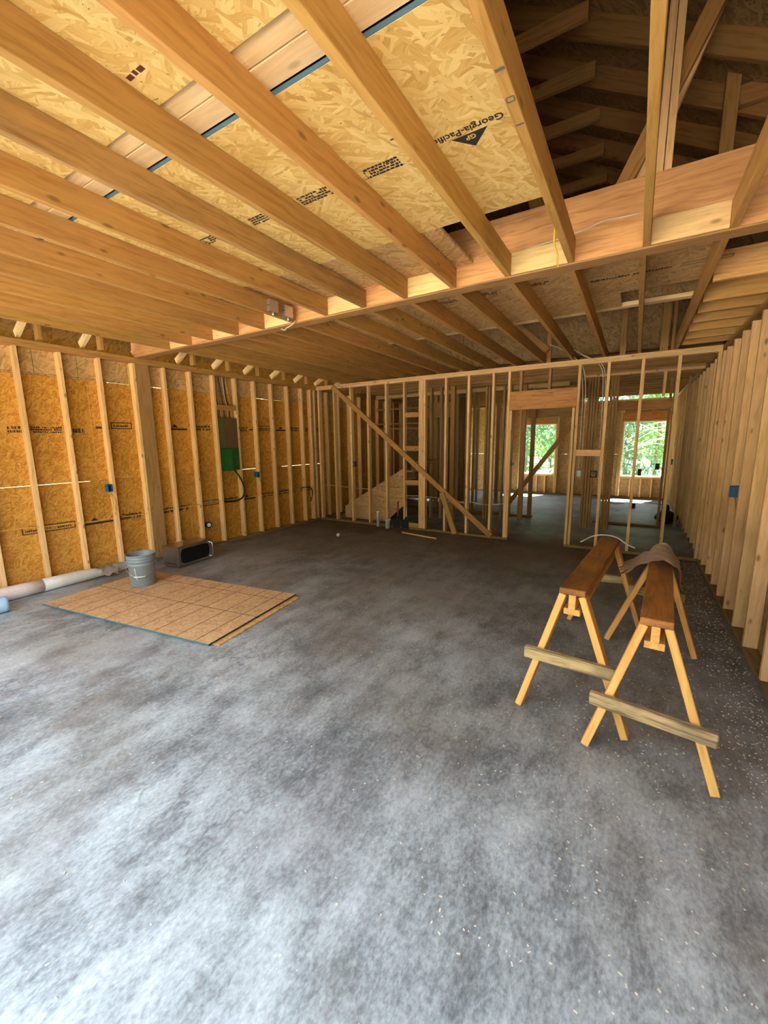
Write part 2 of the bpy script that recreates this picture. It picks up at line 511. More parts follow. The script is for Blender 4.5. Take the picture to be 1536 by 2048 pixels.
def lathe_bm(bm, prof, seg=32, centre=(0, 0), cap=True):
    rings = []
    for r, z in prof:
        rings.append([bm.verts.new((centre[0] + r * math.cos(2 * math.pi * k / seg), centre[1] + r * math.sin(2 * math.pi * k / seg), z)) for k in range(seg)])
    for a, b in zip(rings, rings[1:]):
        for k in range(seg):
            bm.faces.new((a[k], a[(k + 1) % seg], b[(k + 1) % seg], b[k]))
    if cap:
        bm.faces.new(rings[0][::-1]); bm.faces.new(rings[-1])

def prism(name, poly, thick, mat, parent=None, mw=None):
    """poly in local XY extruded along local Z by thick"""
    bm = bmesh.new()
    a = [bm.verts.new((x, y, 0)) for x, y in poly]
    b = [bm.verts.new((x, y, thick)) for x, y in poly]
    bm.faces.new(a[::-1]); bm.faces.new(b)
    n = len(poly)
    for i in range(n):
        bm.faces.new((a[i], a[(i + 1) % n], b[(i + 1) % n], b[i]))
    return from_bm(name, bm, mat, parent, mw)

def lettering(name, text, size, origin, right, up, mat, parent):
    """flat printed words"""
    cu = bpy.data.curves.new('print', 'FONT')
    cu.body = text; cu.size = size; cu.extrude = 0.0004; cu.resolution_u = 2
    cu.align_x = 'CENTER'; cu.align_y = 'CENTER'
    cu.offset = size * 0.018
    tmp = bpy.data.objects.new('print', cu)
    me = bpy.data.meshes.new_from_object(tmp)
    bpy.data.objects.remove(tmp)
    me.materials.clear(); me.materials.append(M[mat])
    x = Vector(right).normalized(); y = Vector(up).normalized(); z = x.cross(y)
    mw = Matrix.Translation(origin) @ Matrix((x, y, z)).transposed().to_4x4()
    return link(name, me, parent, mw)

def marks(name, rects, origin, right, up, mat, parent, tris=()):
    """ink marks as thin flat patches: rects (u0,u1,v0,v1), tris of three (u,v)"""
    x = Vector(right).normalized(); y = Vector(up).normalized(); z = x.cross(y)
    bm = bmesh.new()
    def slab(poly):
        a = [bm.verts.new((u, v, 0.0)) for u, v in poly]
        b = [bm.verts.new((u, v, 0.0006)) for u, v in poly]
        bm.faces.new(b); bm.faces.new(a[::-1])
        for i in range(len(poly)):
            bm.faces.new((a[i], a[(i + 1) % len(poly)], b[(i + 1) % len(poly)], b[i]))
    for u0, u1, v0, v1 in rects: slab([(u0, v0), (u1, v0), (u1, v1), (u0, v1)])
    for t in tris: slab(list(t))
    mw = Matrix.Translation(origin) @ Matrix((x, y, z)).transposed().to_4x4()
    return from_bm(name, bm, mat, parent, mw)

def stamp_rects(rng, w, h, rows, fill=0.82):
    """rows of worn, unreadable print as broken bars"""
    out = []
    rh = h / rows
    for r in range(rows):
        u = 0.0
        while u < w:
            l = rng.uniform(0.006, 0.022)
            if rng.random() < fill:
                v0 = r * rh + rng.uniform(0, rh * 0.12)
                out.append((u, min(w, u + l), v0, v0 + rh * rng.uniform(0.55, 0.82)))
            u += l + rng.uniform(0.002, 0.007)
    return out

T = 0.038          # thickness of a two-by
W4, W6 = 0.089, 0.140
XL, XR = -5.72, 0.83
YB = 6.70
ZP = 2.767         # top of the wall plates, underside of the joists
rng = random.Random(3)

# ------------------------------------------------------------------ floor and ground
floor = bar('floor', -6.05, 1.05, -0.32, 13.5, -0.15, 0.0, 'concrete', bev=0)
floor['kind'] = 'structure'; floor['label'] = 'smooth mottled grey concrete slab floor with dark stains'
ground = bar('ground', -40, 40, -30, 60, -0.35, -0.16, 'grass', bev=0)
ground['kind'] = 'structure'; ground['label'] = 'grassy ground outside the far windows'
drive = bar('driveway', -9, 4, -14, -0.33, -0.155, -0.02, 'gravel', bev=0)
drive['kind'] = 'structure'; drive['label'] = 'pale gravel drive outside the garage opening'

# ------------------------------------------------------------------ left wall
wl_ = struct('wall_left', 'left wall of pale studs over orange strand board sheathing')
stud_edges = [0.26, 0.67, 1.08, 1.48, 1.88, 2.28, 2.69, 3.10, 3.515, 3.91, 4.307, 4.72, 5.12, 5.52, 5.92, 6.31, 6.56, 6.68, 7.10, 7.5, 7.91]
for e in stud_edges:
    bar('stud', XL - W4, XL, e - T, e, T, ZP - 2 * T, 'stud', wl_)
bar('post', XL - W4, XL - 0.003, 3.101, 3.285, T, ZP - 2 * T, 'post', wl_)
for y0, y1 in ((-0.19, 3.9), (3.9, 8.3)):
    bar('bottom_plate', XL - W4, XL, y0, y1 - 0.002, 0, T, 'plate', wl_)
    bar('top_plate', XL - W4, XL, y0, y1 - 0.002, ZP - 2 * T, ZP - T, 'joist', wl_)
for y0, y1 in ((-0.19, 2.7), (2.7, 8.3)):
    bar('top_plate', XL - W4, XL, y0, y1 - 0.002, ZP - T, ZP, 'joist', wl_)
OX0, OX1 = XL - W4 - 0.013, XL - W4 - 0.001
row_z = [(-0.03, 1.188), (1.1915, 2.417), (2.421, 2.765)]
row_y = [[-0.2, 1.32, 3.76, 6.20, 8.3], [-0.2, 0.1, 2.54, 4.98, 7.42, 8.3], [-0.2, 1.0, 3.44, 5.88, 8.3]]
wall_panels = {}
for r, (z0, z1) in enumerate(row_z):
    for i, (y0, y1) in enumerate(zip(row_y[r], row_y[r][1:])):
        p = sheet('sheathing_panel', OX0, OX1, y0 + 0.0015, y1 - 0.0015, z0, z1, 'osb_wall' if r < 2 else 'osb_deck2', wl_)
        wall_panels[(r, i)] = p
# strips that close parts of the open joints from outside, so daylight shows only in places
for y0, y1, z in ((-0.7, 1.35, 2.42), (1.5, 2.78, 2.42), (3.05, 3.30, 2.42), (3.6, 5.15, 2.42), (5.8, 8.3, 2.42),
                  (2.45, 4.70, 1.19), (5.15, 5.75, 1.19), (6.9, 8.3, 1.19)):
    sheet('batten', OX0 - 0.012, OX0 - 0.001, y0, y1, z - 0.03, z + 0.03, 'osb_attic', wl_)
def wall_print(y, z, w, h, rows, style, panel):
    org = (OX1 + 0.0002, y, z)
    rects = []; tris = []
    if style == 'box':
        t = 0.011
        rects = [(0, w, 0, t), (0, w, h - t, h), (0, t, t, h - t), (w - t, w, t, h - t)]
        rects += [(a + 0.03, min(b + 0.03, w - 0.03), c + h * 0.28, d + h * 0.28) for a, b, c, d in stamp_rects(rng, w - 0.07, h * 0.42, 1)]
    elif style == 'logo':
        tris = [((0.06, h * 0.45), (0.16, h * 0.45), (0.11, h))]
        rects = [(0, w, 0, h * 0.30)]
    else:
        rects = stamp_rects(rng, w, h, rows)
    marks('printed_marks', rects, org, (0, 1, 0), (0, 0, 1), 'ink', panel, tris)
for y, w, st, k in ((1.45, 0.22, 'text', 2), (1.72, 0.16, 'text', 2), (1.92, 0.30, 'text', 3), (2.33, 0.12, 'text', 1)):
    wall_print(y, 1.78, w, 0.075, k, st, wall_panels[(1, 1)])
for y, w, st, k in ((2.58, 0.16, 'logo', 2), (2.76, 0.26, 'box', 1), (3.52, 0.30, 'logo', 1), (3.96, 0.26, 'text', 2), (4.42, 0.20, 'text', 3), (4.80, 0.17, 'text', 2)):
    wall_print(y, 1.84, w, 0.085, k, st, wall_panels[(1, 2)])
for y, w, st, k in ((5.0, 0.08, 'logo', 2), (5.15, 0.42, 'box', 1), (5.64, 0.24, 'logo', 1), (5.95, 0.3, 'text', 2), (6.45, 0.4, 'text', 2)):
    wall_print(y, 1.86, w, 0.085, k, st, wall_panels[(1, 3)])
wall_print(1.10, 0.62, 0.18, 0.09, 2, 'text', wall_panels[(0, 0)])
for y, w, st, k in ((1.70, 0.52, 'box', 1), (2.32, 0.33, 'logo', 2), (2.72, 0.30, 'text', 2), (3.30, 0.42, 'text', 2)):
    wall_print(y, 0.64, w, 0.085, k, st, wall_panels[(0, 1)])
for y, w, st, k in ((3.93, 0.34, 'box', 1), (4.34, 0.30, 'text', 2), (4.74, 0.30, 'logo', 1), (5.16, 0.32, 'text', 2), (5.56, 0.50, 'text', 2)):
    wall_print(y, 0.655, w, 0.085, k, st, wall_panels[(0, 2)])
wall_print(6.22, 0.65, 0.35, 0.08, 2, 'text', wall_panels[(0, 3)])
marks('printed_marks', [(0.0, 0.004, 0, 0.35), (0.24, 0.244, 0, 0.35), (0.43, 0.434, 0, 0.35), (1.0, 1.004, 0, 0.35), (-0.75, 0.9, 0.005, 0.009)],
      (OX1 + 0.0002, 2.03, 2.43), (0, 1, 0), (0, 0, 1), 'ink', wall_panels[(2, 1)])
for y0, y1 in ((-0.2, 4.0), (4.0, 8.3), (8.3, 13.4)):
    sheet('soffit_board', XL - 0.36, XL - 0.348, y0, y1 - 0.003, 2.55, 3.13, 'osb_attic', wl_)
# wall beyond the garage, with a wide patio opening that lights the far room
for y0, y1, z0, z1 in ((8.3, 11.5, -0.03, 3.0), (12.9, 13.45, -0.03, 3.0), (11.5, 12.9, 2.15, 3.0)):
    sheet('sheathing_panel', OX0, OX1, y0 + 0.002, y1 - 0.002, z0, z1, 'osb_wall', wl_)
for e in (8.34, 8.75, 9.15, 9.55, 9.95, 10.4, 10.88, 11.28, 11.48, 12.94, 13.2):
    bar('stud', XL - W4, XL, e - T, e, T, ZP - 2 * T, 'stud', wl_)
bar('header', XL - W4, XL, 11.49, 12.89, 2.15, 2.40, 'header', wl_)
bar('top_plate', XL - W4, XL, 8.3, 13.4, ZP - 2 * T, ZP, 'joist', wl_)
# truss heels on the plate, seen in the gap beside the first joist
for k in range(14):
    y = 0.1 + 0.61 * k
    stick('truss_heel', (XL - 0.10, y, ZP + 0.055), (XL + 0.52, y, ZP + 0.40), T, W4, (0, 1, 0), 'plank', wl_)
    bar('truss_post', XL + 0.06, XL + 0.06 + W4, y + 0.10, y + 0.10 + T, ZP, ZP + 0.20, 'joist', wl_)

# ------------------------------------------------------------------ right wall
wr_ = struct('wall_right', 'right wall of closely seen knotty studs with brown edges')
for e in (0.05, 0.46, 0.87, 1.27, 1.68, 2.09, 2.50, 2.72, 3.13, 3.42, 3.95, 4.36, 4.79, 5.17, 5.57, 5.98, 6.40, 6.66, 7.3, 7.7, 8.1, 8.5, 8.9, 9.3, 9.7, 10.1, 10.5, 10.9, 11.3, 11.7, 12.1, 12.5, 12.9, 13.2):
    bar('stud', XR, XR + W4, e, e + T, T, ZP - 2 * T, 'stud', wr_)
for y0, y1 in ((-0.19, 3.6), (3.6, 6.74), (6.80, 13.4)):
    bar('bottom_plate', XR, XR + W4, y0, y1 - 0.002, 0, T, 'plate', wr_)
    bar('top_plate', XR, XR + W4, y0, y1 - 0.002, ZP - 2 * T, ZP - T, 'plate', wr_)
    bar('top_plate', XR, XR + W4, y0, y1 - 0.002, ZP - T, ZP, 'joist', wr_)
bar('stud', XR - 0.005, XR + W4, 7.02, 7.02 + W4, T, 2.2, 'stud', wr_)
yy = -0.2
while yy < 13.3:
    y2 = min(13.45, yy + 2.44)
    for z0, z1 in ((-0.03, 1.19), (1.193, 2.41), (2.413, 3.6)):
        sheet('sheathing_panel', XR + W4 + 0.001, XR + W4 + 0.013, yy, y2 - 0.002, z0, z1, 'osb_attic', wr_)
    yy = y2

# ------------------------------------------------------------------ back partition
wb_ = struct('wall_back', 'open stud partition across the back of the garage with a long diagonal brace')
def bstud(x0, x1, z0=T, z1=ZP - 2 * T, mat='stud', y0=YB, y1=YB + W4):
    return bar('stud', x0, x1, y0, y1, z0, z1, mat, wb_)
for x in (-5.68, -5.28, -4.868, -4.458, -4.055, -3.672, -3.258, -2.856, -2.45, -2.04, -0.42, -0.015, 0.386, 0.79):
    bstud(x, x + T)
bstud(-3.352, -3.262, y0=YB + 0.002, y1=YB + T)
bstud(-1.788, -1.75); bstud(-0.788, -0.75)
bstud(-1.748, -1.71, z1=2.10); bstud(-0.838, -0.80, z1=2.10)
bar('header', -1.748, -0.79, YB - 0.002, YB + W4, 2.105, 2.385, 'header', wb_)
for x in (-1.62, -1.20):
    bar('cripple', x, x + T, YB + 0.04, YB + W4 + 0.03, 2.385, ZP - 2 * T, 'post', wb_)
bar('bottom_plate', -5.71, -1.71, YB, YB + W4, 0, T, 'plate', wb_)
bar('bottom_plate', -0.84, 0.828, YB, YB + W4, 0, T, 'plate', wb_)
for x0, x1 in ((-5.71, -3.3), (-3.3, -1.1), (-1.1, 0.828)):
    bar('top_plate', x0 + 0.001, x1 - 0.001, YB - 0.002, YB + W4, ZP - 2 * T, ZP - T, 'stud', wb_)
for x0, x1 in ((-5.71, -4.1), (-4.1, -1.9), (-1.9, 0.828)):
    bar('top_plate', x0 + 0.001, x1 - 0.001, YB, YB + W4, ZP - T + 0.0005, ZP, 'stud', wb_)
for z0, z1 in ((2.067, 2.155), (1.464, 1.555), (0.835, 0.929), (0.04, 0.125)):
    bar('block', -3.632, -3.354, YB + 0.001, YB + T, z0, z1, 'joist', wb_)
bar('block', -0.749, -0.423, YB + 0.001, YB + T, 1.395, 1.487, 'stud', wb_)
stick('diagonal_brace', (-5.27, YB - 0.021, 2.735), (-1.975, YB - 0.021, 0.045), W4, T, (1, 0, 1), 'joist', wb_)
stick('short_brace', (-2.86, YB - 0.062, 0.74), (-2.605, YB - 0.060, 0.02), W4, T, (1, 0, 0), 'joist', wb_)

# ------------------------------------------------------------------ middle and far walls
wm_ = struct('wall_middle', 'inner stud walls of the house behind the back partition')
Y1, Y2 = 8.12, 8.98
def mstud(x0, x1, y, d=W4, z0=T, z1=ZP - 2 * T, mat='post'):
    return bar('stud', x0, x1, y, y + d, z0, z1, mat, wm_)
for x in (-0.78, -0.735, -0.69, -0.645): mstud(x, x + T, Y1 + rng.uniform(0, 0.02))
for x in (-0.44, -0.395, -0.35): mstud(x, x + T, Y1 + rng.uniform(0, 0.02))
for x in (0.0, 0.30): bar('cripple', x, x + T, Y1, Y1 + W4, 2.32, ZP - 2 * T, 'stud', wm_)
bar('header', -0.36, 0.52, Y2 - 0.06, Y2 + 0.03, 2.16, 2.31, 'header', wm_)
bar('top_plate', -0.85, 0.82, Y1, Y1 + W4, ZP - 2 * T, ZP - T, 'stud', wm_)
bar('top_plate', -0.85, 0.82, Y1, Y1 + W4, ZP - T + 0.0005, ZP, 'post', wm_)
for x in (-0.56, 0.44, 0.50, 0.70): mstud(x, x + T, Y2)
bar('bottom_plate', -0.62, 0.55, Y2, Y2 + W4, 0, T, 'plate', wm_)
for x in (-2.30, -2.065, -1.89, -1.85): mstud(x, x + T, Y2)
bar('bottom_plate', -2.6, -1.79, Y2, Y2 + W4, 0, T, 'plate', wm_)
bar('top_plate', -5.7, -1.2, Y2, Y2 + W4, ZP - 2 * T, ZP, 'stud', wm_)
stick('diagonal_brace', (-2.28, Y2 - 0.03, 0.28), (-1.02, Y2 - 0.03, 2.05), W4, T, (1, 0, -1), 'joist', wm_)
bar('header', -2.0, -0.95, Y2 + 0.25, Y2 + 0.29, 2.10, 2.38, 'post', wm_)
# rooms behind the stair: many studs in depth
for x, y in ((-5.3, 8.9), (-4.9, 8.95), (-4.5, 9.0), (-4.1, 9.0), (-3.95, 9.0), (-3.55, 9.0), (-3.15, 9.0), (-2.75, 9.0), (-3.62, 7.75), (-3.40, 7.75), (-3.18, 7.75),
             (-2.95, 8.0), (-2.62, 8.2), (-2.58, 8.24), (-2.30, 8.3), (-2.22, 8.3), (-1.95, 8.35), (-4.75, 10.3), (-4.35, 10.3), (-3.95, 10.3), (-3.5, 10.3), (-3.0, 10.3), (-2.75, 10.3),
             (-2.9, 11.2), (-3.4, 11.2), (-3.9, 11.2)):
    mstud(x, x + (T if rng.random() < 0.6 else W4), y)
for x0, x1 in ((-5.7, -4.7), (-4.7, -3.75)):
    sheet('screen_panel', x0, x1 - 0.002, 10.40, 10.412, T, 2.76, 'osb_attic', wm_)  # panels added to keep patio light from showing behind the studs
bar('header', -4.25, -3.55, 8.96, 9.0, 2.17, 2.52, 'post', wm_)
bar('bottom_plate', -5.6, -2.7, 9.0, 9.0 + W4, 0, T, 'plate', wm_)
for z in (1.93, 2.05, 2.40):
    bar('shelf_ledge', -5.6, -4.2, 8.86, 8.92, z, z + T, 'post', wm_)
sheet_far = [(-6.0, -3.7), (-3.7, -1.35)]
wf_ = struct('wall_far', 'far house wall of brown strand board and studs with two window openings')
YF = 13.25
WIN = [(-3.04, -2.06), (-0.315, 0.70)]
WZ0, WZ1 = 0.61, 2.11
xs = [-6.0, -4.6, WIN[0][0], WIN[0][1], WIN[1][0], WIN[1][1], 0.95]
for i, (x0, x1) in enumerate(zip(xs, xs[1:])):
    isw = (x0, x1) in WIN
    for z0, z1 in (((-0.03, WZ0), (WZ1, 2.70)) if isw else ((-0.03, 1.21), (1.213, 2.70))):
        sheet('sheathing_panel', x0 + 0.001, x1 - 0.001, YF + W4 + 0.001, YF + W4 + 0.013, z0, z1, 'osb_deck2', wf_)
for x in (-5.4, -5.0, -4.6, -4.2, -3.8, -3.4, -1.65, -1.25, -0.85, 0.76):
    bar('stud', x, x + T, YF, YF + W4, T, 2.66, 'stud', wf_)
for a, b in WIN:
    for x in (a - 0.085, a - T - 0.002, b + 0.002, b + 0.045):
        bar('stud', x, x + T, YF, YF + W4, T, 2.66, 'stud', wf_)
    for k in (0.25, 0.5, 0.75):
        xc = a + (b - a) * k
        bar('cripple', xc - T / 2, xc + T / 2, YF, YF + W4, T, WZ0 - 0.06, 'stud', wf_)
    bar('sill_plate', a, b, YF, YF + W4, WZ0 - 0.06, WZ0 - 0.002, 'stud', wf_)
    bar('header', a - 0.04, b + 0.04, YF - 0.001, YF + W4, WZ1 + 0.003, WZ1 + 0.25, 'header', wf_)
for x0, x1 in sheet_far:
    sheet('sheathing_panel', x0, x1 - 0.002, YF + W4 + 0.001, YF + W4 + 0.013, 2.702, 3.0, 'osb_deck2', wf_)
bar('bottom_plate', -5.7, 0.82, YF, YF + W4, 0, T, 'plate', wf_)
bar('top_plate', -5.7, 0.82, YF, YF + W4, 2.66, 2.70, 'stud', wf_)
for i, (a, b) in enumerate(WIN):
    w = empty('window_%d' % (i + 1)); w['kind'] = 'structure'
    w['label'] = ['far window beside the dark diagonal brace, looking out on trees', 'far window near the right wall, looking out on trees'][i]
    y0, y1 = YF + 0.06, YF + 0.11
    f = 0.028
    bar('frame_side', a + 0.002, a + f, y0, y1, WZ0 + 0.001, WZ1 - 0.001, 'vinyl', w)
    bar('frame_side', b - f, b - 0.002, y0, y1, WZ0 + 0.001, WZ1 - 0.001, 'vinyl', w)
    bar('frame_head', a + f, b - f, y0, y1, WZ1 - f, WZ1 - 0.001, 'vinyl', w)
    bar('frame_sill', a + f, b - f, y0 - 0.02, y1, WZ0 + 0.001, WZ0 + f, 'vinyl', w)
    sheet('pane', a + f + 0.001, b - f - 0.001, y0 + 0.02, y0 + 0.026, WZ0 + f + 0.001, WZ1 - f - 0.001, 'glass', w, bev=0)

# ------------------------------------------------------------------ front wall behind the viewer, with the garage opening
wfr = struct('wall_front', 'front garage wall with the wide door opening')
YFR = -0.20
for x0, x1, z0, z1 in ((-6.0, -5.2, -0.03, 3.4), (0.78, 1.0, -0.03, 3.4), (-5.2, 0.78, 2.45, 3.4)):
    sheet('sheathing_panel', x0, x1, YFR - 0.014, YFR - 0.002, z0, z1, 'osb_wall', wfr)
for x in (-5.7, -5.3, -5.24, 0.79):
    bar('stud', x, x + T, YFR, YFR + W4, 0.0, 2.69, 'stud', wfr)
bar('header', -5.2, 0.78, YFR, YFR + W4, 2.45, 2.766, 'lvl', wfr)

# ------------------------------------------------------------------ ceiling: beam, joists, deck
ce = struct('ceiling', 'open ceiling of amber joists with strand board deck above and a veneer beam')
BY0, BY1 = 3.118, 3.208
beam = bar('beam', -5.80, 0.95, BY0, BY1, ZP, 3.163, 'lvl', ce)
J = [(-0.433 - 0.4063 * k) for k in range(12)]        # right faces
J = [0.385, -0.02] + J
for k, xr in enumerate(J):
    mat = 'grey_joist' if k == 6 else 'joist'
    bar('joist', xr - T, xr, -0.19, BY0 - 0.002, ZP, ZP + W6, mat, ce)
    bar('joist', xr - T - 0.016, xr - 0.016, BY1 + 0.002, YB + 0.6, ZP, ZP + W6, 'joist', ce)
# pale blocks in every other bay in front of the beam
for k in range(len(J) - 1):
    if k % 2 == 0:
        bar('block', J[k + 1] + 0.001, J[k] - T - 0.001, BY0 - 0.020, BY0 - 0.001, ZP + 0.004, ZP + 0.145, 'block', ce)
bar('ledger_strip', -5.7, 0.85, BY0 - 0.018, BY1 + 0.012, ZP - 0.012, ZP - 0.0005, 'post', ce)
ZD = ZP + W6
def deck(x0, x1, y0, y1, mat='osb_deck', dz=0.0, name='deck_panel'):
    return sheet(name, x0 + 0.0015, x1 - 0.0015, y0 + 0.0015, y1 - 0.0015, ZD + 0.0005 + dz, ZD + 0.0185 + dz, mat, ce)
dp = {}
for i, (x0, x1) in enumerate(((-5.45, -3.28), (-3.28, -0.86), (-0.86, -0.452))):
    dp[('a', i)] = deck(x0, x1, -0.19, 1.098)
for i, (x0, x1) in enumerate(((-5.45, -5.30), (-5.30, -2.87), (-2.87, -0.452))):
    p = deck(x0, x1, 1.296, 2.512)
    dp[('b', i)] = p
    bar('painted_edge', x0 + 0.002, x1 - 0.002, 1.2945, 1.2968, ZD + 0.001, ZD + 0.018, 'blue_edge', p, bev=0)
for x0, x1 in ((-5.45, -3.70), (-3.70, -2.48), (-2.48, -1.24)):
    deck(x0, x1, 2.513, 3.105, 'osb_deck2', 0.012)
deck(-1.238, -1.115, 2.513, 3.105, 'osb_deck2', 0.0)
for x0, x1, y0, y1 in ((-5.45, -2.9, 1.103, 1.190), (-2.9, -0.985, 1.103, 1.190), (-0.86, -0.46, 1.103, 1.190), (-5.45, -3.6, 1.196, 1.290), (-3.6, -0.46, 1.196, 1.290)):
    bar('plank', x0, x1 - 0.003, y0, y1, ZD + 0.019, ZD + 0.038, 'plank', ce)
for x0, x1, y1 in ((-5.45, -3.68, 4.84), (-3.68, -2.05, 4.84), (-2.05, -0.46, 4.84), (-0.46, 0.37, 4.40)):
    q = deck(x0, x1, 3.215, y1, 'osb_deck2')
    dp[('f', x0)] = q
deck(-0.46, -0.22, 4.40, 4.84, 'osb_deck2')
for x0, x1 in ((-3.6, -1.25), (-1.25, 0.36)):
    bar('wall_plate', x0, x1, 4.845, 4.935, ZD + 0.001, ZD + T, 'plank', ce)
# second half of the house: cross joists over the right strip
for k, y in enumerate((4.02, 4.55, 4.92, 5.30, 5.70, 6.10, 6.45)):
    bar('lookout', 0.388, XR + W4, y, y + T, ZP + 0.001, ZP + 0.20, 'joist' if k else 'lvl', ce)
for k in range(14):
    y = 7.45 + 0.42 * k
    bar('joist', -5.8, 0.95, y, y + T, ZP + 0.002, ZP + 0.16, 'dark', ce)
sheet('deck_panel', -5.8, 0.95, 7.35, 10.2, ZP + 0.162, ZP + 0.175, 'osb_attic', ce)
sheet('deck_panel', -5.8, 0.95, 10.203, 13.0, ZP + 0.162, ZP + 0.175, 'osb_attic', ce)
# prints on the deck
p = dp[('b', 2)]
zt = ZD + 0.0002
lettering('printed_words', 'Georgia-Pacific', 0.050, (-0.70, 1.838, zt), (-1, 0, 0), (0, 1, 0), 'ink', p)
tri = marks('printed_marks', [], (-0.70, 1.865, zt), (-1, 0, 0), (0, 1, 0), 'ink', p, [((-0.078, 0.0), (0.078, 0.0), (0.0, 0.085))])
lettering('printed_words', 'GP', 0.036, (-0.70, 1.886, zt - 0.0008), (-1, 0, 0), (0, 1, 0), 'osb_deck', p)
for x, w in ((-1.03, 0.19), (-1.40, 0.24), (-1.88, 0.15), (-2.32, 0.14)):
    marks('printed_marks', stamp_rects(rng, w, 0.075, 4, 0.85), (x, 1.82, zt), (-1, 0, 0), (0, 1, 0), 'ink', p)
marks('printed_marks', [(0, 0.22, 0, 0.003)], (-1.02, 1.885, zt), (-1, 0, 0), (0, 1, 0), 'ink', p)
marks('printed_marks', [(0, 0.03, 0, 0.018), (0.038, 0.055, -0.002, 0.016), (0.065, 0.095, 0, 0.018)], (-1.54, 0.963, zt), (-1, 0, 0), (0, 1, 0), 'ink_red', dp[('a', 1)])
marks('printed_marks', [(0, 0.07, 0, 0.010), (0.02, 0.09, 0.018, 0.026)], (-0.91, 1.70, zt), (-1, 0, 0), (0, 1, 0), 'ink_red', p)
marks('printed_marks', stamp_rects(rng, 0.55, 0.05, 1, 0.9) + [(0.6, 0.9, 0, 0.006), (0.6, 0.9, 0.05, 0.056), (0.9, 0.906, 0, 0.056)], (-0.42, 4.00, zt), (1, 0, 0), (0, -1, 0), 'ink', dp[('f', -0.46)])
for x in (-0.95, -1.35, -1.75):
    marks('printed_marks', stamp_rects(rng, 0.24, 0.07, 2), (x, 3.82, zt), (1, 0, 0), (0, -1, 0), 'ink', dp[('f', -2.05)])
# carpenter's marks on the last covered joist
jm = [o for o in ce.children if o.name.startswith('joist')][4]
marks('marker_strokes', [(0.004, 0.034, 0.0, 0.012)], (-0.470, 1.46, ZP - 0.0003), (1, 0, 0), (0, -1, 0), 'marker', jm)
marks('marker_strokes', [(0.006, 0.030, 0, 0.006), (0.006, 0.030, 0.022, 0.028), (0.003, 0.008, 0.004, 0.024), (0.028, 0.033, 0.004, 0.024)], (-0.470, 1.60, ZP - 0.0003), (1, 0, 0), (0, -1, 0), 'marker', jm)
marks('marker_strokes', [(0.004, 0.034, 0.0, 0.009)], (-0.470, 1.72, ZP - 0.0003), (1, 0, 0), (0, -1, 0), 'marker', jm)

# ------------------------------------------------------------------ attic and roof
at = struct('roof', 'dark attic of rafters, ties and strand board roof sheathing')
def roof_z(x): return 4.36 - 0.55 * (x + 0.5)
RX0, RX1 = -2.5, 2.4
y = -1.0
nrm = Vector((0.55, 0, 1)).normalized()
for yy in range(6):
    a0, a1 = -0.5 + yy * 2.4, -0.5 + (yy + 1) * 2.4
    for sx0, sx1, zf in ((RX0, RX1, roof_z), (-6.4, RX0, lambda x: roof_z(RX0) + 0.68 * (x - RX0))):
        A = Vector((sx0, 0, zf(sx0) + 0.165)); B = Vector((sx1, 0, zf(sx1) + 0.165))
        c = (A + B) / 2 + Vector((0, (a0 + a1) / 2, 0))
        d = (B - A)
        mw = Matrix.Translation(c) @ basis(Vector((0, 1, 0)).cross(d).normalized() * -1, d).to_4x4()
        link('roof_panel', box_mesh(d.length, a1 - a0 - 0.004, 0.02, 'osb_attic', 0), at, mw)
for k in range(30):
    yv = -0.16 + 0.47 * k
    if yv > 13: break
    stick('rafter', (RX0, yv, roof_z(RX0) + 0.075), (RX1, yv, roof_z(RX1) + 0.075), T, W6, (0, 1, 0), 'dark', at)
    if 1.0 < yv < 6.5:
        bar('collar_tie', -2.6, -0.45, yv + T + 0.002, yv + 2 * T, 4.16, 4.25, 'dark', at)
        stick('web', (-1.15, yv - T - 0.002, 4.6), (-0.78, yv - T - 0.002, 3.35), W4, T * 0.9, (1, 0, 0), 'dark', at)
for x0, x1 in ((-3.4, -1.0), (-1.0, 0.95)):
    sheet('attic_panel', x0, x1 - 0.003, 4.94, 4.952, ZD + 0.06, 3.55, 'osb_attic', at)
    sheet('attic_panel', x0, x1 - 0.003, 4.94, 4.952, 3.553, 4.25 if x0 < -2 else 4.02, 'osb_attic', at)
sheet('attic_panel', -5.6, 0.95, 7.30, 7.312, ZP + 0.15, 4.6, 'osb_attic', at)
for x, w in ((-2.6, T), (-1.24, 0.06), (-0.29, 0.07), (0.17, W4), (0.29, T)):
    bar('attic_post', x, x + w, 6.73, 6.77, ZP + 0.001, 4.2, 'dark', at)
stick('attic_brace', (-1.95, 6.70, 3.60), (-1.22, 6.70, 2.93), T, W4, (0, 1, 0), 'dark', at)
for x in (-1.0, -0.72, 0.10, 0.16, 0.52):
    bar('attic_stud', x, x + T, 4.90, 4.936, ZD + T, 3.9, 'dark', at)
bar('attic_post', -0.028, 0.010, 3.125, 3.205, 3.164, 4.55, 'stud', at)
bar('attic_post', 0.014, 0.052, 3.13, 3.205, 3.164, 4.55, 'stud', at)
stick('attic_brace', (-0.20, 3.26, 3.20), (0.36, 3.26, 4.35), T, W4, (0, 1, 0), 'joist', at)
stick('attic_brace', (-0.13, 3.31, 3.20), (0.30, 3.31, 4.30), T, W4, (0, 1, 0), 'stud', at)
bar('attic_post', 0.33, 0.41, 3.95, 3.99, 2.95, 4.2, 'dark', at)
bar('attic_block', 0.36, 1.0, 4.0, 4.1, 3.86, 3.98, 'dark', at)
sheet('gable_panel', -6.3, 2.4, YFR - 0.028, YFR - 0.016, 3.3, 5.6, 'osb_attic', at)
sheet('gable_panel', -6.3, 2.4, 13.44, 13.452, 2.86, 5.6, 'osb_attic', at)
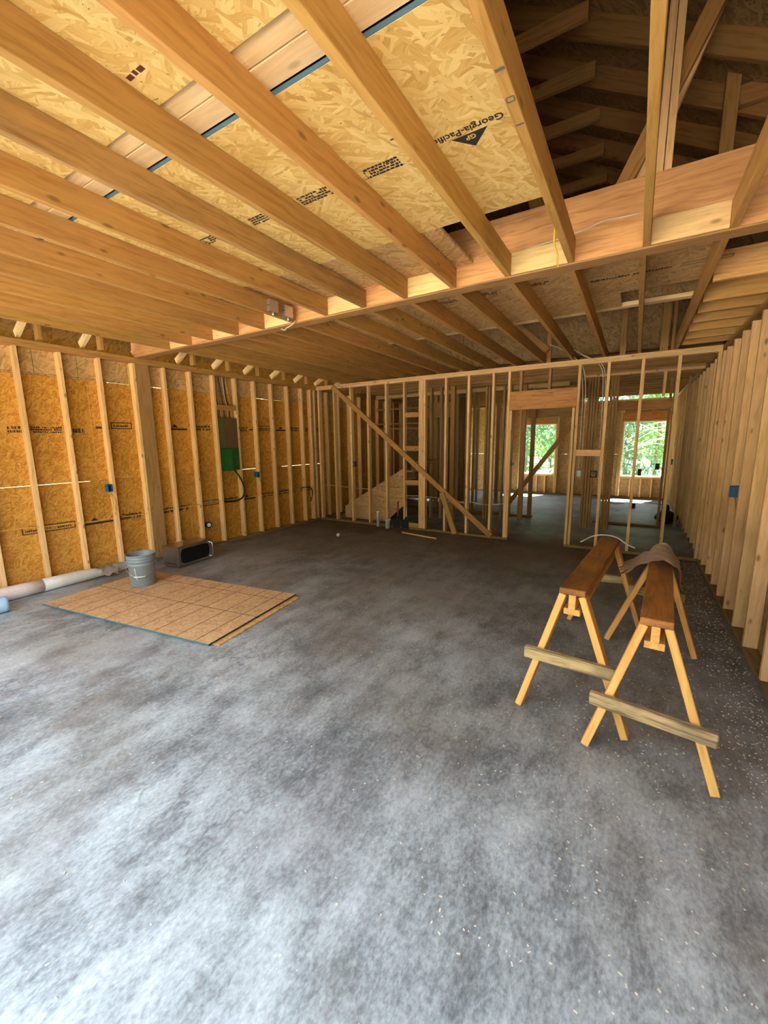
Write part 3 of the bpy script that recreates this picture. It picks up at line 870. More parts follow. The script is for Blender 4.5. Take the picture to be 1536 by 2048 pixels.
sheet('gable_panel', 2.38, 2.39, YFR, 13.4, 2.2, 3.1, 'osb_attic', at)
sheet('soffit_panel', 0.96, 2.38, YFR, 13.4, 2.85, 2.86, 'osb_attic', at)

# ------------------------------------------------------------------ sawhorses
def sawhorse(name, near, far, ztop, nl, nr, fl, fr, label, brace_z, brace_far):
    n, f = Vector((*near, 0)), Vector((*far, 0))
    ax = (f - n).normalized(); sd = Vector((ax.y, -ax.x, 0))
    t = empty(name, (near[0], near[1], 0))
    up = Vector((0, 0, 1))
    stick('top_board', n + up * (ztop - T / 2), f + up * (ztop - T / 2), 0.142, T, sd, 'saw_top', t, bev=0.004)
    stick('web_board', n + ax * 0.012 + up * (ztop - T - 0.0445), f - ax * 0.012 + up * (ztop - T - 0.0445), T, 0.088, sd, 'saw_leg', t)
    stick('bottom_flange', n + ax * 0.02 + up * (ztop - T - 0.089 - T / 2), f - ax * 0.02 + up * (ztop - T - 0.089 - T / 2), 0.089, T, sd, 'saw_leg', t)
    zt = ztop - T - 0.002
    for end, base, s, foot in ((n, n + ax * 0.050, -1, nl), (n, n + ax * 0.050, 1, nr), (f, f - ax * 0.11, -1, fl), (f, f - ax * 0.11, 1, fr)):
        top = base + sd * s * 0.050 + up * zt
        bot = Vector((*foot, 0.0))
        d = (bot - top)
        stick('leg', top - d.normalized() * -0.006, bot - d.normalized() * 0.012, T, 0.089 if end is n else 0.075, sd, 'saw_leg', t, bev=0.003)
    # end braces across the legs
    for z, l, r, ex, off, mat in ((brace_z, nl, nr, 0.085, -0.065, 'weathered'), (brace_far, fl, fr, 0.03, 0.06, 'weathered')):
        cl = Vector((*l, 0)); cr = Vector((*r, 0))
        mid = (cl + cr) / 2
        k = 1 - z / ztop
        a = mid + (cl - mid) * (k * 1.0 + 0.16) ; b = mid + (cr - mid) * (k * 1.0 + 0.16)
        basept = (n + ax * 0.05) if off < 0 else (f - ax * 0.11)
        lean = z / ztop
        shift = (basept - mid); shift = ax * shift.dot(ax) * lean
        side = sd * ((basept - mid).dot(sd)) * lean
        dirv = (b - a).normalized()
        a = a + shift + side - dirv * ex * 0.6 + ax * off + up * z
        b = b + shift + side + dirv * ex * 0.6 + ax * off + up * (z - 0.01)
        stick('leg_brace', a, b, T, 0.070, ax, mat, t, bev=0.006)
    return tag(t, label, 'sawhorse', 'wooden sawhorses')
sawhorse('sawhorse', (-0.246, 2.47), (-0.118, 4.02), 0.785, (-0.50, 2.42), (0.08, 2.40), (-0.40, 3.90), (0.15, 4.05),
         'wooden sawhorse with a bare stained top board, nearer the middle of the floor', 0.375, 0.42)
sawhorse('sawhorse', (0.158, 2.31), (0.235, 3.72), 0.752, (-0.112, 2.25), (0.442, 2.19), (-0.085, 3.655), (0.505, 3.63),
         'wooden sawhorse beside the right wall with a torn brown sheet over one end', 0.292, 0.45)
# torn fibre sheet draped over the far end of the second sawhorse
def drape():
    bm = bmesh.new()
    nu, nv = 26, 15
    r2 = random.Random(11)
    fringe_l = [(-0.055 if q % 2 else 0.05) + r2.uniform(-0.03, 0.03) for q in range(nv + 1)]
    fringe_r = [(-0.02 if q % 2 else 0.02) + r2.uniform(-0.02, 0.02) for q in range(nv + 1)]
    grid = []
    for i in range(nu + 1):
        row = []
        for j in range(nv + 1):
            v = j / nv
            lo = -0.27 + fringe_l[j] * max(0.0, 1 - i / 3.0); hi = 0.225 + fringe_r[j] * max(0.0, 1 - (nu - i) / 3.0)
            s = lo + (hi - lo) * i / nu
            hw = 0.078
            if abs(s) <= hw:
                x = s; z = 0.012 * (1 - (s / hw) ** 2) + 0.006 + (0.014 + 0.050 * v) * (1 - (s / hw) ** 4)
            else:
                ex = abs(s) - hw
                fall = 0.62 if s < 0 else 1.25
                x = math.copysign(hw + ex * math.cos(fall * min(1, 0.4 + ex * 5)), s)
                z = 0.006 - ex * math.sin(fall * min(1, 0.4 + ex * 5))
            yv = -0.20 + 0.40 * v + 0.01 * math.sin(i * 1.3 + j)
            z += 0.006 * math.sin(i * 0.9 + j * 1.7)
            if j == 0: z += 0.012
            row.append(bm.verts.new((x, yv, z)))
        grid.append(row)
    for i in range(nu):
        for j in range(nv):
            bm.faces.new((grid[i][j], grid[i + 1][j], grid[i + 1][j + 1], grid[i][j + 1]))
    geom = bmesh.ops.solidify(bm, geom=bm.faces[:], thickness=-0.004)
    return bm
o = from_bm('fibre_sheet', drape(), 'felt', None, Matrix.Translation((0.226, 3.53, 0.757)) @ Matrix.Rotation(-0.05, 4, 'Z'), smooth=True)
tag(o, 'torn brown fibre sheet draped over the end of the sawhorse by the wall', 'sheet')
bm = bmesh.new()
pts = catmull([(-0.34, 3.80, 0.765), (-0.26, 3.92, 0.800), (-0.17, 3.95, 0.815), (-0.08, 3.93, 0.808), (0.0, 3.85, 0.775), (0.06, 3.80, 0.762)], 5)
for i, pnt in enumerate(pts): pass
tube_bm(bm, pts, 0.0055, 6)
o = from_bm('strapping_strip', bm, 'white_cable', smooth=True)
tag(o, 'thin pale curved strip lying across the bare sawhorse top', 'strip')

# ------------------------------------------------------------------ strand board sheets on the floor, bucket
def quad_sheet(name, P, z0, th, mat):
    """sheet from four floor corners near-left, near-right, far-right, far-left"""
    c = sum((Vector((*p, 0)) for p in P), Vector()) / 4
    x = (Vector((*P[1], 0)) - Vector((*P[0], 0))) + (Vector((*P[2], 0)) - Vector((*P[3], 0)))
    L_ = x.length / 2
    x.normalize()
    yv = Vector((-x.y, x.x, 0))
    W_ = abs(((Vector((*P[3], 0)) - Vector((*P[0], 0))) + (Vector((*P[2], 0)) - Vector((*P[1], 0)))).dot(yv)) / 2
    mw = Matrix.Translation(c + Vector((0, 0, z0 + th / 2))) @ Matrix((x, yv, Vector((0, 0, 1)))).transposed().to_4x4()
    t = empty(name, (c.x, c.y, z0))
    b = link('board', box_mesh(L_, W_, th, mat, 0.0008), t, mw)
    return t, b, mw, L_, W_
P2 = [(-5.10, 1.63), (-2.785, 1.945), (-2.935, 3.055), (-5.14, 2.76)]
t, b, mw, L_, W_ = quad_sheet('plywood_sheet', P2, 0.0, 0.012, 'osb_deck2')
tag(t, 'lower strand board sheet showing along the edge under the lined one', 'board', 'strand board sheets on the floor')
P1 = [(-5.19, 1.555), (-2.84, 1.872), (-3.0, 3.072), (-5.17, 2.745)]
t, b, mw, L_, W_ = quad_sheet('plywood_sheet', P1, 0.0175, 0.012, 'osb_sheet')
tag(t, 'upper strand board sheet with black grid lines under the grey bucket', 'board', 'strand board sheets on the floor')
ink = []
for u in (-0.80, -0.60, -0.43, -0.14, 0.13, 0.27, 0.44, 0.67, 0.86):
    ink.append((u * L_ / 2 - 0.003, u * L_ / 2 + 0.003, -W_ / 2, W_ / 2))
for v in (-0.02, 0.34):
    ink.append((-L_ / 2, L_ / 2, v * W_ - 0.003, v * W_ + 0.003))
cz = mw @ Matrix.Translation((0, 0, 0.0062))
marks('grid_lines', ink, cz.translation, mw.col[0].to_3d(), mw.col[1].to_3d(), 'ink', t)
e0 = mw @ Vector((-L_ / 2, -W_ / 2 - 0.0008, 0)); e1 = mw @ Vector((L_ / 2, -W_ / 2 - 0.0008, 0))
e2 = mw @ Vector((L_ / 2 + 0.0008, W_ / 2, 0)); e3 = mw @ Vector((L_ / 2 + 0.0008, -W_ / 2, 0))
stick('dark_edge', e2, e3, 0.0015, 0.0125, mw.col[0].to_3d(), 'ink', t, bev=0)
stick('painted_edge', e0, e1, 0.0015, 0.0125, mw.col[1].to_3d(), 'teal_edge', t, bev=0)

bk = empty('bucket', (-4.80, 2.43, 0.0305), 0.9)
def local_link(name, bm, mat, root, smooth=False):
    return from_bm(name, bm, mat, root, WM[root.name].copy(), smooth)
bm = bmesh.new()
prof = [(0.128, 0.0), (0.131, 0.004), (0.141, 0.24), (0.146, 0.245), (0.146, 0.255), (0.1425, 0.258), (0.144, 0.285), (0.152, 0.288), (0.152, 0.296), (0.146, 0.299),
        (0.147, 0.318), (0.153, 0.321), (0.153, 0.328), (0.148, 0.332), (0.149, 0.352), (0.154, 0.356), (0.154, 0.365), (0.150, 0.367), (0.145, 0.363), (0.138, 0.25), (0.126, 0.012)]
lathe_bm(bm, prof, 48)
ob = local_link('body', bm, 'bucket', bk, True)
bm = bmesh.new()
hp = []
for k in range(15):
    a = math.pi * k / 14
    hp.append(Vector((0.158 * math.cos(a), -0.158 * math.sin(a) * 1.0 - 0.004, 0.262 - 0.135 * math.sin(a))))
tube_bm(bm, hp, 0.0025, 6)
wh = local_link('wire_handle', bm, 'galv', bk, True)
bm = bmesh.new()
tube_bm(bm, [hp[6] + Vector((0.02, -0.002, 0)), (hp[7]), hp[8] + Vector((-0.02, -0.002, 0))], 0.007, 8)
from_bm('grip', bm, 'white', wh, WM[bk.name].copy(), True)
for s in (-1, 1):
    bm = bmesh.new()
    lathe_bm(bm, [(0.022, 0.0), (0.022, 0.012), (0.012, 0.016)], 16)
    from_bm('handle_lug', bm, 'bucket', bk, WM[bk.name] @ Matrix.Translation((s * 0.140, 0, 0.262)) @ Matrix.Rotation(s * math.pi / 2, 4, 'Y'), True)
tag(bk, 'grey plastic five gallon bucket standing on the lined board', 'bucket')

# drip marks on the bucket: thin white paint runs
def bucket_pt(a, z, r0=0.1315, r1=0.1415): 
    r = r0 + (r1 - r0) * min(1, z / 0.24) + 0.0012
    return Vector((r * math.cos(a), r * math.sin(a), z))
bm = bmesh.new()
ac = -1.02 - 0.9
tube_bm(bm, [bucket_pt(ac, 0.225), bucket_pt(ac + 0.02, 0.17), bucket_pt(ac + 0.05, 0.12), bucket_pt(ac + 0.12, 0.075)], 0.0035, 6)
local_link('paint_run', bm, 'white', bk, True)
bm = bmesh.new()
tube_bm(bm, [bucket_pt(ac + 0.05, 0.112), bucket_pt(ac + 0.25, 0.118), bucket_pt(ac + 0.48, 0.127)], 0.0035, 6)
local_link('paint_run', bm, 'white', bk, True)

# ------------------------------------------------------------------ microwave oven on the floor
mv = empty('microwave_oven', (-5.372, 3.001, 0.0), math.atan2(0.031, 0.284))
def mbox(name, x0, x1, y0, y1, z0, z1, mat, bev=0.004):
    bm = bmesh.new()
    bmesh.ops.create_cube(bm, size=1.0)
    bmesh.ops.scale(bm, vec=(x1 - x0, y1 - y0, z1 - z0), verts=bm.verts)
    bmesh.ops.translate(bm, vec=((x0 + x1) / 2, (y0 + y1) / 2, (z0 + z1) / 2), verts=bm.verts)
    if bev: bmesh.ops.bevel(bm, geom=bm.edges[:], offset=bev, segments=2, affect='EDGES')
    return local_link(name, bm, mat, mv)
MW, MD, MH = 0.29, 0.56, 0.285
mbox('body', 0.0, MW, 0.0, MD, 0.012, MH, 'steel', 0.008)
mdoor = mbox('door', MW, MW + 0.022, 0.0, MD, 0.015, MH - 0.002, 'steel', 0.006)
# rounded dark door window
bm = bmesh.new()
poly = []
yc0, yc1, zc0, zc1, rr = 0.04, 0.505, 0.05, 0.25, 0.06
for cy, cz_, a0 in ((yc1 - rr, zc1 - rr, 0), (yc0 + rr, zc1 - rr, 90), (yc0 + rr, zc0 + rr, 180), (yc1 - rr, zc0 + rr, 270)):
    for k in range(7):
        a = math.radians(a0 + 15 * k)
        poly.append((cy + rr * math.cos(a), cz_ + rr * math.sin(a)))
va = [bm.verts.new((MW + 0.018, y_, z_)) for y_, z_ in poly]; vb = [bm.verts.new((MW + 0.026, y_, z_)) for y_, z_ in poly]
bm.faces.new(vb); bm.faces.new(va[::-1])
for i in range(len(poly)): bm.faces.new((va[i], va[(i + 1) % len(poly)], vb[(i + 1) % len(poly)], vb[i]))
from_bm('door_window', bm, 'black_glass', mdoor, WM[mv.name].copy())
bm = bmesh.new()
tube_bm(bm, catmull([(MW + 0.028, 0.525, 0.250), (MW + 0.062, 0.528, 0.235), (MW + 0.070, 0.530, 0.15), (MW + 0.062, 0.528, 0.065), (MW + 0.028, 0.525, 0.045)], 5), 0.009, 8)
from_bm('handle', bm, 'chrome', mdoor, WM[mv.name].copy(), True)
for z_ in (0.045, 0.250):
    bm = bmesh.new()
    bmesh.ops.create_uvsphere(bm, u_segments=14, v_segments=8, radius=0.017)
    bmesh.ops.translate(bm, vec=(MW + 0.030, 0.525, z_), verts=bm.verts)
    from_bm('handle_mount', bm, 'chrome', mdoor, WM[mv.name].copy(), True)
for k in range(8):
    bm = bmesh.new()
    bmesh.ops.create_cube(bm, size=1.0)
    bmesh.ops.scale(bm, vec=(0.008, 0.004, 0.016), verts=bm.verts)
    bmesh.ops.translate(bm, vec=(0.07 + 0.025 * k, -0.001, 0.055), verts=bm.verts)
    local_link('vent_slot', bm, 'black', mv)
for dx in (0.03, MW - 0.03):
    for dy in (0.04, MD - 0.04):
        bm = bmesh.new()
        lathe_bm(bm, [(0.014, 0.0), (0.016, 0.013)], 12, (dx, dy))
        local_link('foot', bm, 'black', mv)
tag(mv, 'stainless steel microwave oven with dark door window on the concrete by the studs', 'microwave')

# ------------------------------------------------------------------ plastic wrapped roll along the left wall, blue jug
rl = empty('plastic_roll', (-5.66, 1.7, 0))
bm = bmesh.new()
prof = [(-5.60, 0.92, 0.075), (-5.605, 1.10, 0.080), (-5.61, 1.30, 0.079), (-5.615, 1.55, 0.076), (-5.62, 1.75, 0.074)]
tube_bm(bm, [Vector((x, y_, r)) for x, y_, r in prof], [r for _, _, r in prof], 14)
from_bm('printed_wrap', bm, 'wrap_pink', rl, smooth=True)
bm = bmesh.new()
prof = [(-5.62, 1.75, 0.074), (-5.62, 1.95, 0.073), (-5.625, 2.1, 0.072), (-5.63, 2.25, 0.066), (-5.635, 2.36, 0.050), (-5.64, 2.42, 0.035)]
tube_bm(bm, [Vector((x, y_, r)) for x, y_, r in prof], [r for _, _, r in prof], 14)
from_bm('wrap', bm, 'wrap', rl, smooth=True)
bm = bmesh.new()
g0 = []
for i in range(9):
    row = []
    for j in range(7):
        u, v = i / 8, j / 6
        row.append(bm.verts.new((-5.68 + 0.20 * v + 0.012 * math.sin(9 * u + 4 * v), 2.32 + 0.20 * u + 0.03 * math.sin(5 * v), 0.105 * (1 - 0.75 * v) * (1 - 0.35 * u) + 0.015 * math.sin(11 * u + 7 * v) + 0.02)))
    g0.append(row)
for i in range(8):
    for j in range(6): bm.faces.new((g0[i][j], g0[i + 1][j], g0[i + 1][j + 1], g0[i][j + 1]))
bmesh.ops.solidify(bm, geom=bm.faces[:], thickness=0.002)
from_bm('loose_end', bm, 'wrap', rl, smooth=True)
bm = bmesh.new()
g0 = []
for i in range(9):
    row = []
    for j in range(5):
        u, v = i / 8, j / 4
        row.append(bm.verts.new((-5.69 + 0.08 * v, 2.50 + 0.42 * u, 0.10 * (1 - 0.9 * v) + 0.008 * math.sin(13 * u + 3 * v) + 0.012)))
    g0.append(row)
for i in range(8):
    for j in range(4): bm.faces.new((g0[i][j], g0[i + 1][j], g0[i + 1][j + 1], g0[i][j + 1]))
bmesh.ops.solidify(bm, geom=bm.faces[:], thickness=0.002)
from_bm('tail', bm, 'wrap', rl, smooth=True)
tag(rl, 'long roll of milky and pink plastic wrap lying along the left wall', 'plastic roll')

jg = empty('plastic_jug', (-5.22, 1.2, 0.0))
bm = bmesh.new()
lathe_bm(bm, [(0.070, 0.0), (0.078, 0.006), (0.080, 0.02), (0.080, 0.10), (0.0775, 0.105), (0.080, 0.11), (0.080, 0.25), (0.06, 0.29), (0.03, 0.32), (0.028, 0.35)], 28)
jr = Matrix.Translation((-5.255, 1.335, 0.0805)) @ Matrix.Rotation(math.radians(-8), 4, 'Z') @ Matrix.Rotation(math.radians(90), 4, 'X')
from_bm('body', bm, 'jug', jg, jr, True)
bm = bmesh.new()
lathe_bm(bm, [(0.033, 0.335), (0.033, 0.365), (0.03, 0.368)], 18)
from_bm('cap', bm, 'white', jg, jr, True)
bm = bmesh.new()
lathe_bm(bm, [(0.066, -0.0015), (0.072, -0.002), (0.072, 0.001), (0.066, 0.001)], 28)
from_bm('base_rim', bm, 'jug', jg, jr, True)
tag(jg, 'pale blue plastic jug lying on its side at the left edge of the floor', 'jug')

# ------------------------------------------------------------------ electrical panel and boxes on the left wall
ep = empty('breaker_box', (XL - 0.05, 4.50, 1.19))
py0, py1 = 4.312, 4.678
bar('cabinet', XL - 0.088, XL - 0.012, py0, py1, 1.22, 2.05, 'steel', ep)
sheet('face_cover', XL - 0.011, XL - 0.005, py0 + 0.10, py1 - 0.06, 1.56, 2.045, 'panel_brown', ep)
sheet('face_strip', XL - 0.011, XL - 0.006, py0 + 0.002, py0 + 0.099, 1.56, 2.045, 'panel_olive', ep)
sheet('face_strip', XL - 0.011, XL - 0.006, py1 - 0.059, py1 - 0.002, 1.56, 2.045, 'panel_brown', ep)
bm = bmesh.new()
g0 = []
for i in range(13):
    row = []
    for j in range(11):
        u, v = i / 12, j / 10
        fold = 0.020 * math.exp(-((u - 0.52 - 0.1 * (1 - v)) / 0.10) ** 2) * (1 - v) - 0.012 * math.exp(-((u - 0.72) / 0.08) ** 2) * (1 - v)
        row.append(bm.verts.new((XL + 0.000 + 0.012 * math.sin(math.pi * u) + fold, py0 + 0.004 + (py1 - py0 - 0.008) * u, 1.19 + 0.372 * v + (0.02 * abs(u - 0.5) if j == 0 else 0))))
    g0.append(row)
for i in range(12):
    for j in range(10): bm.faces.new((g0[i][j], g0[i + 1][j], g0[i + 1][j + 1], g0[i][j + 1]))
bmesh.ops.solidify(bm, geom=bm.faces[:], thickness=0.002)
from_bm('green_cover', bm, 'green', ep, smooth=True)['label'] = 'green plastic cover hanging over the lower half'
tag(ep, 'breaker box between studs with brown face and green lower cover', 'breaker box')
bar('panel_block', XL - T, XL - 0.001, 4.309, 4.680, 2.17, 2.25, 'joist', wl_)
cable_labels = ['yellow', 'orange', 'white', 'yellow', 'black', 'orange', 'white', 'black', 'yellow', 'orange']
for k in range(10):
    y_ = 4.335 + 0.034 * k
    mt = ['yellow', 'red_cable', 'white_cable', 'yellow', 'black_cable', 'red_cable', 'white_cable', 'black_cable', 'yellow', 'red_cable'][k]
    o = tube('cable', [(XL - 0.055, y_ + 0.01 * (k % 3), 2.052), (XL - 0.062, y_ + 0.008, 2.2), (XL - 0.060, y_ - 0.02 - 0.006 * (k % 4), 2.42), (XL - 0.058, y_ - 0.05, 2.60), (XL - 0.05, y_ - 0.06, 2.689)], 0.0065, mt)
    tag(o, '%s cable, %s from the near side in the bundle above the breaker box' % (cable_labels[k], ['first', 'second', 'third', 'fourth', 'fifth', 'sixth', 'seventh', 'eighth', 'ninth', 'last'][k]), 'cable', 'cables above the breaker box')

def outlet_box(loc, out, label, mat='blue_box', w=0.055, h=0.095, d=0.075, ears=True):
    """open nail-on box; its mouth faces out"""
    t = empty('electrical_box', loc)
    z = Vector(out).normalized(); up = Vector((0, 0, 1)); x = up.cross(z)
    R = Matrix((x, up, z)).transposed().to_4x4()
    base = Matrix.Translation(loc) @ R
    th = 0.004
    def pc(nm, sx, sy, sz, c, m_):
        return link(nm, box_mesh(sx, sy, sz, m_, 0.001), t, base @ Matrix.Translation(c))
    pc('back_plate', w, h, th, (0, 0, -d + th / 2), mat)
    for s in (-1, 1):
        pc('side_wall', th, h, d - th, (s * (w / 2 - th / 2), 0, -d / 2 + th / 2), mat)
        pc('end_wall', w - 2 * th, th, d - th, (0, s * (h / 2 - th / 2), -d / 2 + th / 2), mat)
    if ears:
        for s in (-1, 1): pc('screw_ear', 0.014, 0.009, 0.02, (0, s * (h / 2 - 0.009), -0.012), mat)
    return tag(t, label, 'electrical box', 'electrical boxes')
outlet_box((XL + 0.012, 2.617, 1.09), (1, 0, 0), 'blue electrical box with yellow cable, on the stud above the bucket', 'blue_box')
outlet_box((XL + 0.012, 5.052, 1.085), (1, 0, 0), 'blue electrical box beside the green breaker box cover', 'blue_box')
outlet_box((XR - 0.010, 5.125, 1.12), (-1, 0, 0), 'bright blue electrical box on the right wall studs', 'blue_box', w=0.085, h=0.105)
outlet_box((-0.70, YB + 0.01, 1.13), (0, -1, 0), 'white faced electrical box on the stud right of the doorway', 'white', w=0.06, h=0.10)
outlet_box((-0.50, YB + 0.04, 1.13), (0, -1, 0), 'dark electrical box stuffed with yellow wires by the doorway', 'navy_box', w=0.09, h=0.10)
wb2 = bpy.data.objects['electrical_box.004']
for k in range(4):
    tube('wire', [(-0.53 + 0.02 * k, YB + 0.02, 1.17), (-0.525 + 0.018 * k, YB - 0.015, 1.14), (-0.515 + 0.012 * k, YB + 0.0, 1.10)], 0.004, 'yellow', wb2)
outlet_box((0.10, Y2 - 0.01, 1.02), (0, -1, 0), 'black electrical box in front of the right far window', 'black', w=0.06, h=0.12)
outlet_box((0.335, Y1 + 0.0, 1.18), (0, -1, 0), 'black electrical box hanging just left of the tall end stud', 'black', w=0.06, h=0.10)
outlet_box((0.565, Y2 + 0.03, 1.22), (0, -1, 0), 'black electrical box hanging just right of the tall end stud', 'black', w=0.06, h=0.10)
outlet_box((-4.82, YB + 0.02, 1.20), (0, -1, 0), 'black electrical box on the partition stud under the long brace', 'black', w=0.055, h=0.10)
outlet_box((-2.24, Y2 - 0.02, 1.13), (0, -1, 0), 'white faced electrical box beside the left far window', 'white', w=0.09, h=0.05)
# round white box low on the left wall
rb = empty('round_outlet', (XL - 0.02, 3.965, 0.36))
bm = bmesh.new(); lathe_bm(bm, [(0.045, -0.03), (0.045, 0.025), (0.038, 0.025), (0.036, 0.0)], 20)
Rr = Matrix.Translation((XL - 0.01, 3.985, 0.36)) @ Matrix.Rotation(math.pi / 2, 4, 'Y')
from_bm('ring', bm, 'navy_box', rb, Rr, True)
bm = bmesh.new(); lathe_bm(bm, [(0.030, -0.01), (0.030, 0.028), (0.022, 0.032)], 18)
from_bm('plug', bm, 'white', rb, Rr, True)
tag(rb, 'round white and blue outlet low on the wall above the microwave', 'outlet')
# cables through the studs
o = tube('cable', [(XL - 0.03, 0.6, 0.72), (XL - 0.03, 1.5, 0.735), (XL - 0.028, 2.05, 0.71), (XL - 0.03, 2.5, 0.69), (XL - 0.02, 2.60, 0.75), (XL + 0.004, 2.63, 0.90), (XL - 0.005, 2.615, 1.04)], 0.006, 'yellow')
tag(o, 'yellow cable running low through the studs up to the blue box', 'cable')
o = tube('cable', [(XL - 0.02, 2.622, 1.04), (XL + 0.006, 2.66, 0.92), (XL - 0.0, 2.655, 0.80), (XL - 0.03, 2.75, 0.70), (XL - 0.03, 3.05, 0.69), (XL - 0.03, 4.0, 0.705), (XL - 0.03, 5.0, 0.70), (XL - 0.03, 6.6, 0.69)], 0.0055, 'yellow')
tag(o, 'yellow cable leaving the blue box toward the back corner', 'cable')
o = tube('cable', [(XL - 0.02, 4.57, 1.20), (XL + 0.005, 4.66, 1.05), (XL + 0.015, 4.715, 0.90), (XL + 0.012, 4.70, 0.76), (XL - 0.01, 4.60, 0.68), (XL - 0.03, 4.42, 0.675), (XL - 0.03, 4.33, 0.70)], 0.013, 'black_cable')
tag(o, 'thick black cable hanging in a loop under the breaker box', 'cable')
o = tube('cable', [(XL - 0.01, 5.06, 1.03), (XL + 0.008, 5.10, 0.90), (XL + 0.004, 5.09, 0.78), (XL - 0.03, 5.03, 0.70)], 0.006, 'yellow')
tag(o, 'short yellow cable under the blue box near the panel', 'cable')
o = tube('cable', [(XL - 0.02, 6.18, 0.74), (XL + 0.008, 6.40, 0.72), (XL + 0.012, 6.47, 0.60), (XL - 0.01, 6.42, 0.42)], 0.010, 'black_cable')
tag(o, 'black cable end drooping at the last studs before the corner', 'cable')
o = tube('cable', [(XR + 0.03, 5.10, 1.06), (XR + 0.012, 4.92, 0.99), (XR + 0.012, 4.88, 0.86), (XR + 0.04, 4.86, 0.76)], 0.006, 'yellow')
tag(o, 'yellow cable below the blue box on the right wall', 'cable')
o = tube('cable', [(XL + 0.02, YB + 0.04, 0.76), (-4.9, YB + 0.045, 0.72), (-4.3, YB + 0.045, 0.70), (-3.9, YB + 0.05, 0.62), (-3.3, YB + 0.045, 0.64), (-2.7, YB + 0.045, 0.60), (-2.4, YB + 0.05, 0.53)], 0.005, 'white_cable')
tag(o, 'white cable strung low through the back partition studs', 'cable')
o = tube('cable', [(-2.42, YB + 0.05, 0.60), (-2.1, YB + 0.05, 0.56), (-1.78, YB + 0.05, 0.60)], 0.005, 'white_cable')
tag(o, 'short white cable between the last two studs before the doorway', 'cable')
for k, (x1, sag) in enumerate(((-0.72, 0.0), (-0.68, 0.05), (-0.46, 0.02), (-0.43, 0.08))):
    o = tube('cable', [(-1.15 + 0.1 * k, YB - 0.25 + 0.1 * k, ZP + 0.20), (-0.98 + 0.08 * k, YB - 0.08, ZP + 0.12 - sag), (x1 - 0.06, YB + 0.05, ZP - 0.10), (x1, YB + 0.06, 2.3), (x1 + 0.01, YB + 0.05, 1.75), (x1 + 0.015, YB + 0.03, 1.19)], 0.005, 'white_cable')
    tag(o, ['pale cable nearest the doorway stud, dropping from the joists', 'second pale cable dropping beside the doorway', 'pale cable dropping to the dark box of wires', 'slack pale cable on the far side of the dark box'][k], 'cable', 'cables dropping by the doorway')
o = tube('cable', [(-0.80, BY0 - 0.006, 2.912), (-0.62, BY0 - 0.006, 2.925), (-0.41, BY0 - 0.005, 2.945), (-0.28, BY0 - 0.005, 2.972), (-0.18, BY0 - 0.005, 2.968), (-0.085, BY0 - 0.008, 2.962)], 0.004, 'white_cable')
tag(o, 'white cable stapled along the face of the ceiling beam', 'cable')
o = tube('cord', [(-0.505, 2.78, ZP + 0.10), (-0.512, 2.83, ZP + 0.03), (-0.500, 2.88, ZP - 0.02), (-0.505, 2.93, ZP - 0.06), (-0.495, 2.90, ZP - 0.075)], 0.0055, 'yellow')
tag(o, 'yellow cord dangling beside the joist in front of the beam', 'cord')
o = tube('cable', [(-2.85, 3.09, ZP + 0.01), (-2.87, 3.06, ZP - 0.03), (-2.98, 3.10, ZP - 0.035), (-3.06, 3.16, ZP - 0.03), (-3.10, 3.15, ZP - 0.015)], 0.005, 'white_cable')
tag(o, 'pale cable end curling under the beam by the steel boxes', 'cable')
o = tube('cable', [(0.03, 3.22, 3.2), (0.02, 3.24, 3.5), (0.04, 3.26, 3.8), (0.02, 3.26, 4.3)], 0.005, 'white_cable')
tag(o, 'white cable climbing beside the attic post', 'cable')
o = tube('cable', [(-0.75, 12.3, 0.008), (-0.3, 11.9, 0.008), (0.1, 12.6, 0.008), (0.6, 12.3, 0.008), (0.8, 12.2, 0.01)], 0.008, 'black_cable')
tag(o, 'dark cord lying across the far room floor under the window', 'cord')

# steel boxes on the joist
for k, (y_, lab) in enumerate(((2.80, 'square galvanised steel box on the joist, farther from the beam'), (2.985, 'square galvanised steel box on the joist, next to the beam'))):
    t = empty('steel_box', (-2.86, y_, ZP + 0.02))
    xr = J[8]
    bar('body', xr + 0.001, xr + 0.042, y_ - 0.05, y_ + 0.05, ZP + 0.012, ZP + 0.112, 'galv', t)
    bar('ridge', xr + 0.004, xr + 0.045, y_ - 0.052, y_ - 0.0505, ZP + 0.06, ZP + 0.064, 'black', t, bev=0)
    sheet('cover', xr + 0.043, xr + 0.045, y_ - 0.049, y_ + 0.049, ZP + 0.014, ZP + 0.110, 'galv', t)
    bm = bmesh.new(); lathe_bm(bm, [(0.012, 0), (0.012, 0.022), (0.007, 0.024)], 12)
    from_bm('connector', bm, 'galv', t, Matrix.Translation((xr + 0.02, y_ + 0.01, ZP + 0.012)) @ Matrix.Rotation(math.pi, 4, 'X'), True)
    tag(t, lab, 'junction box', 'steel boxes on the joist')

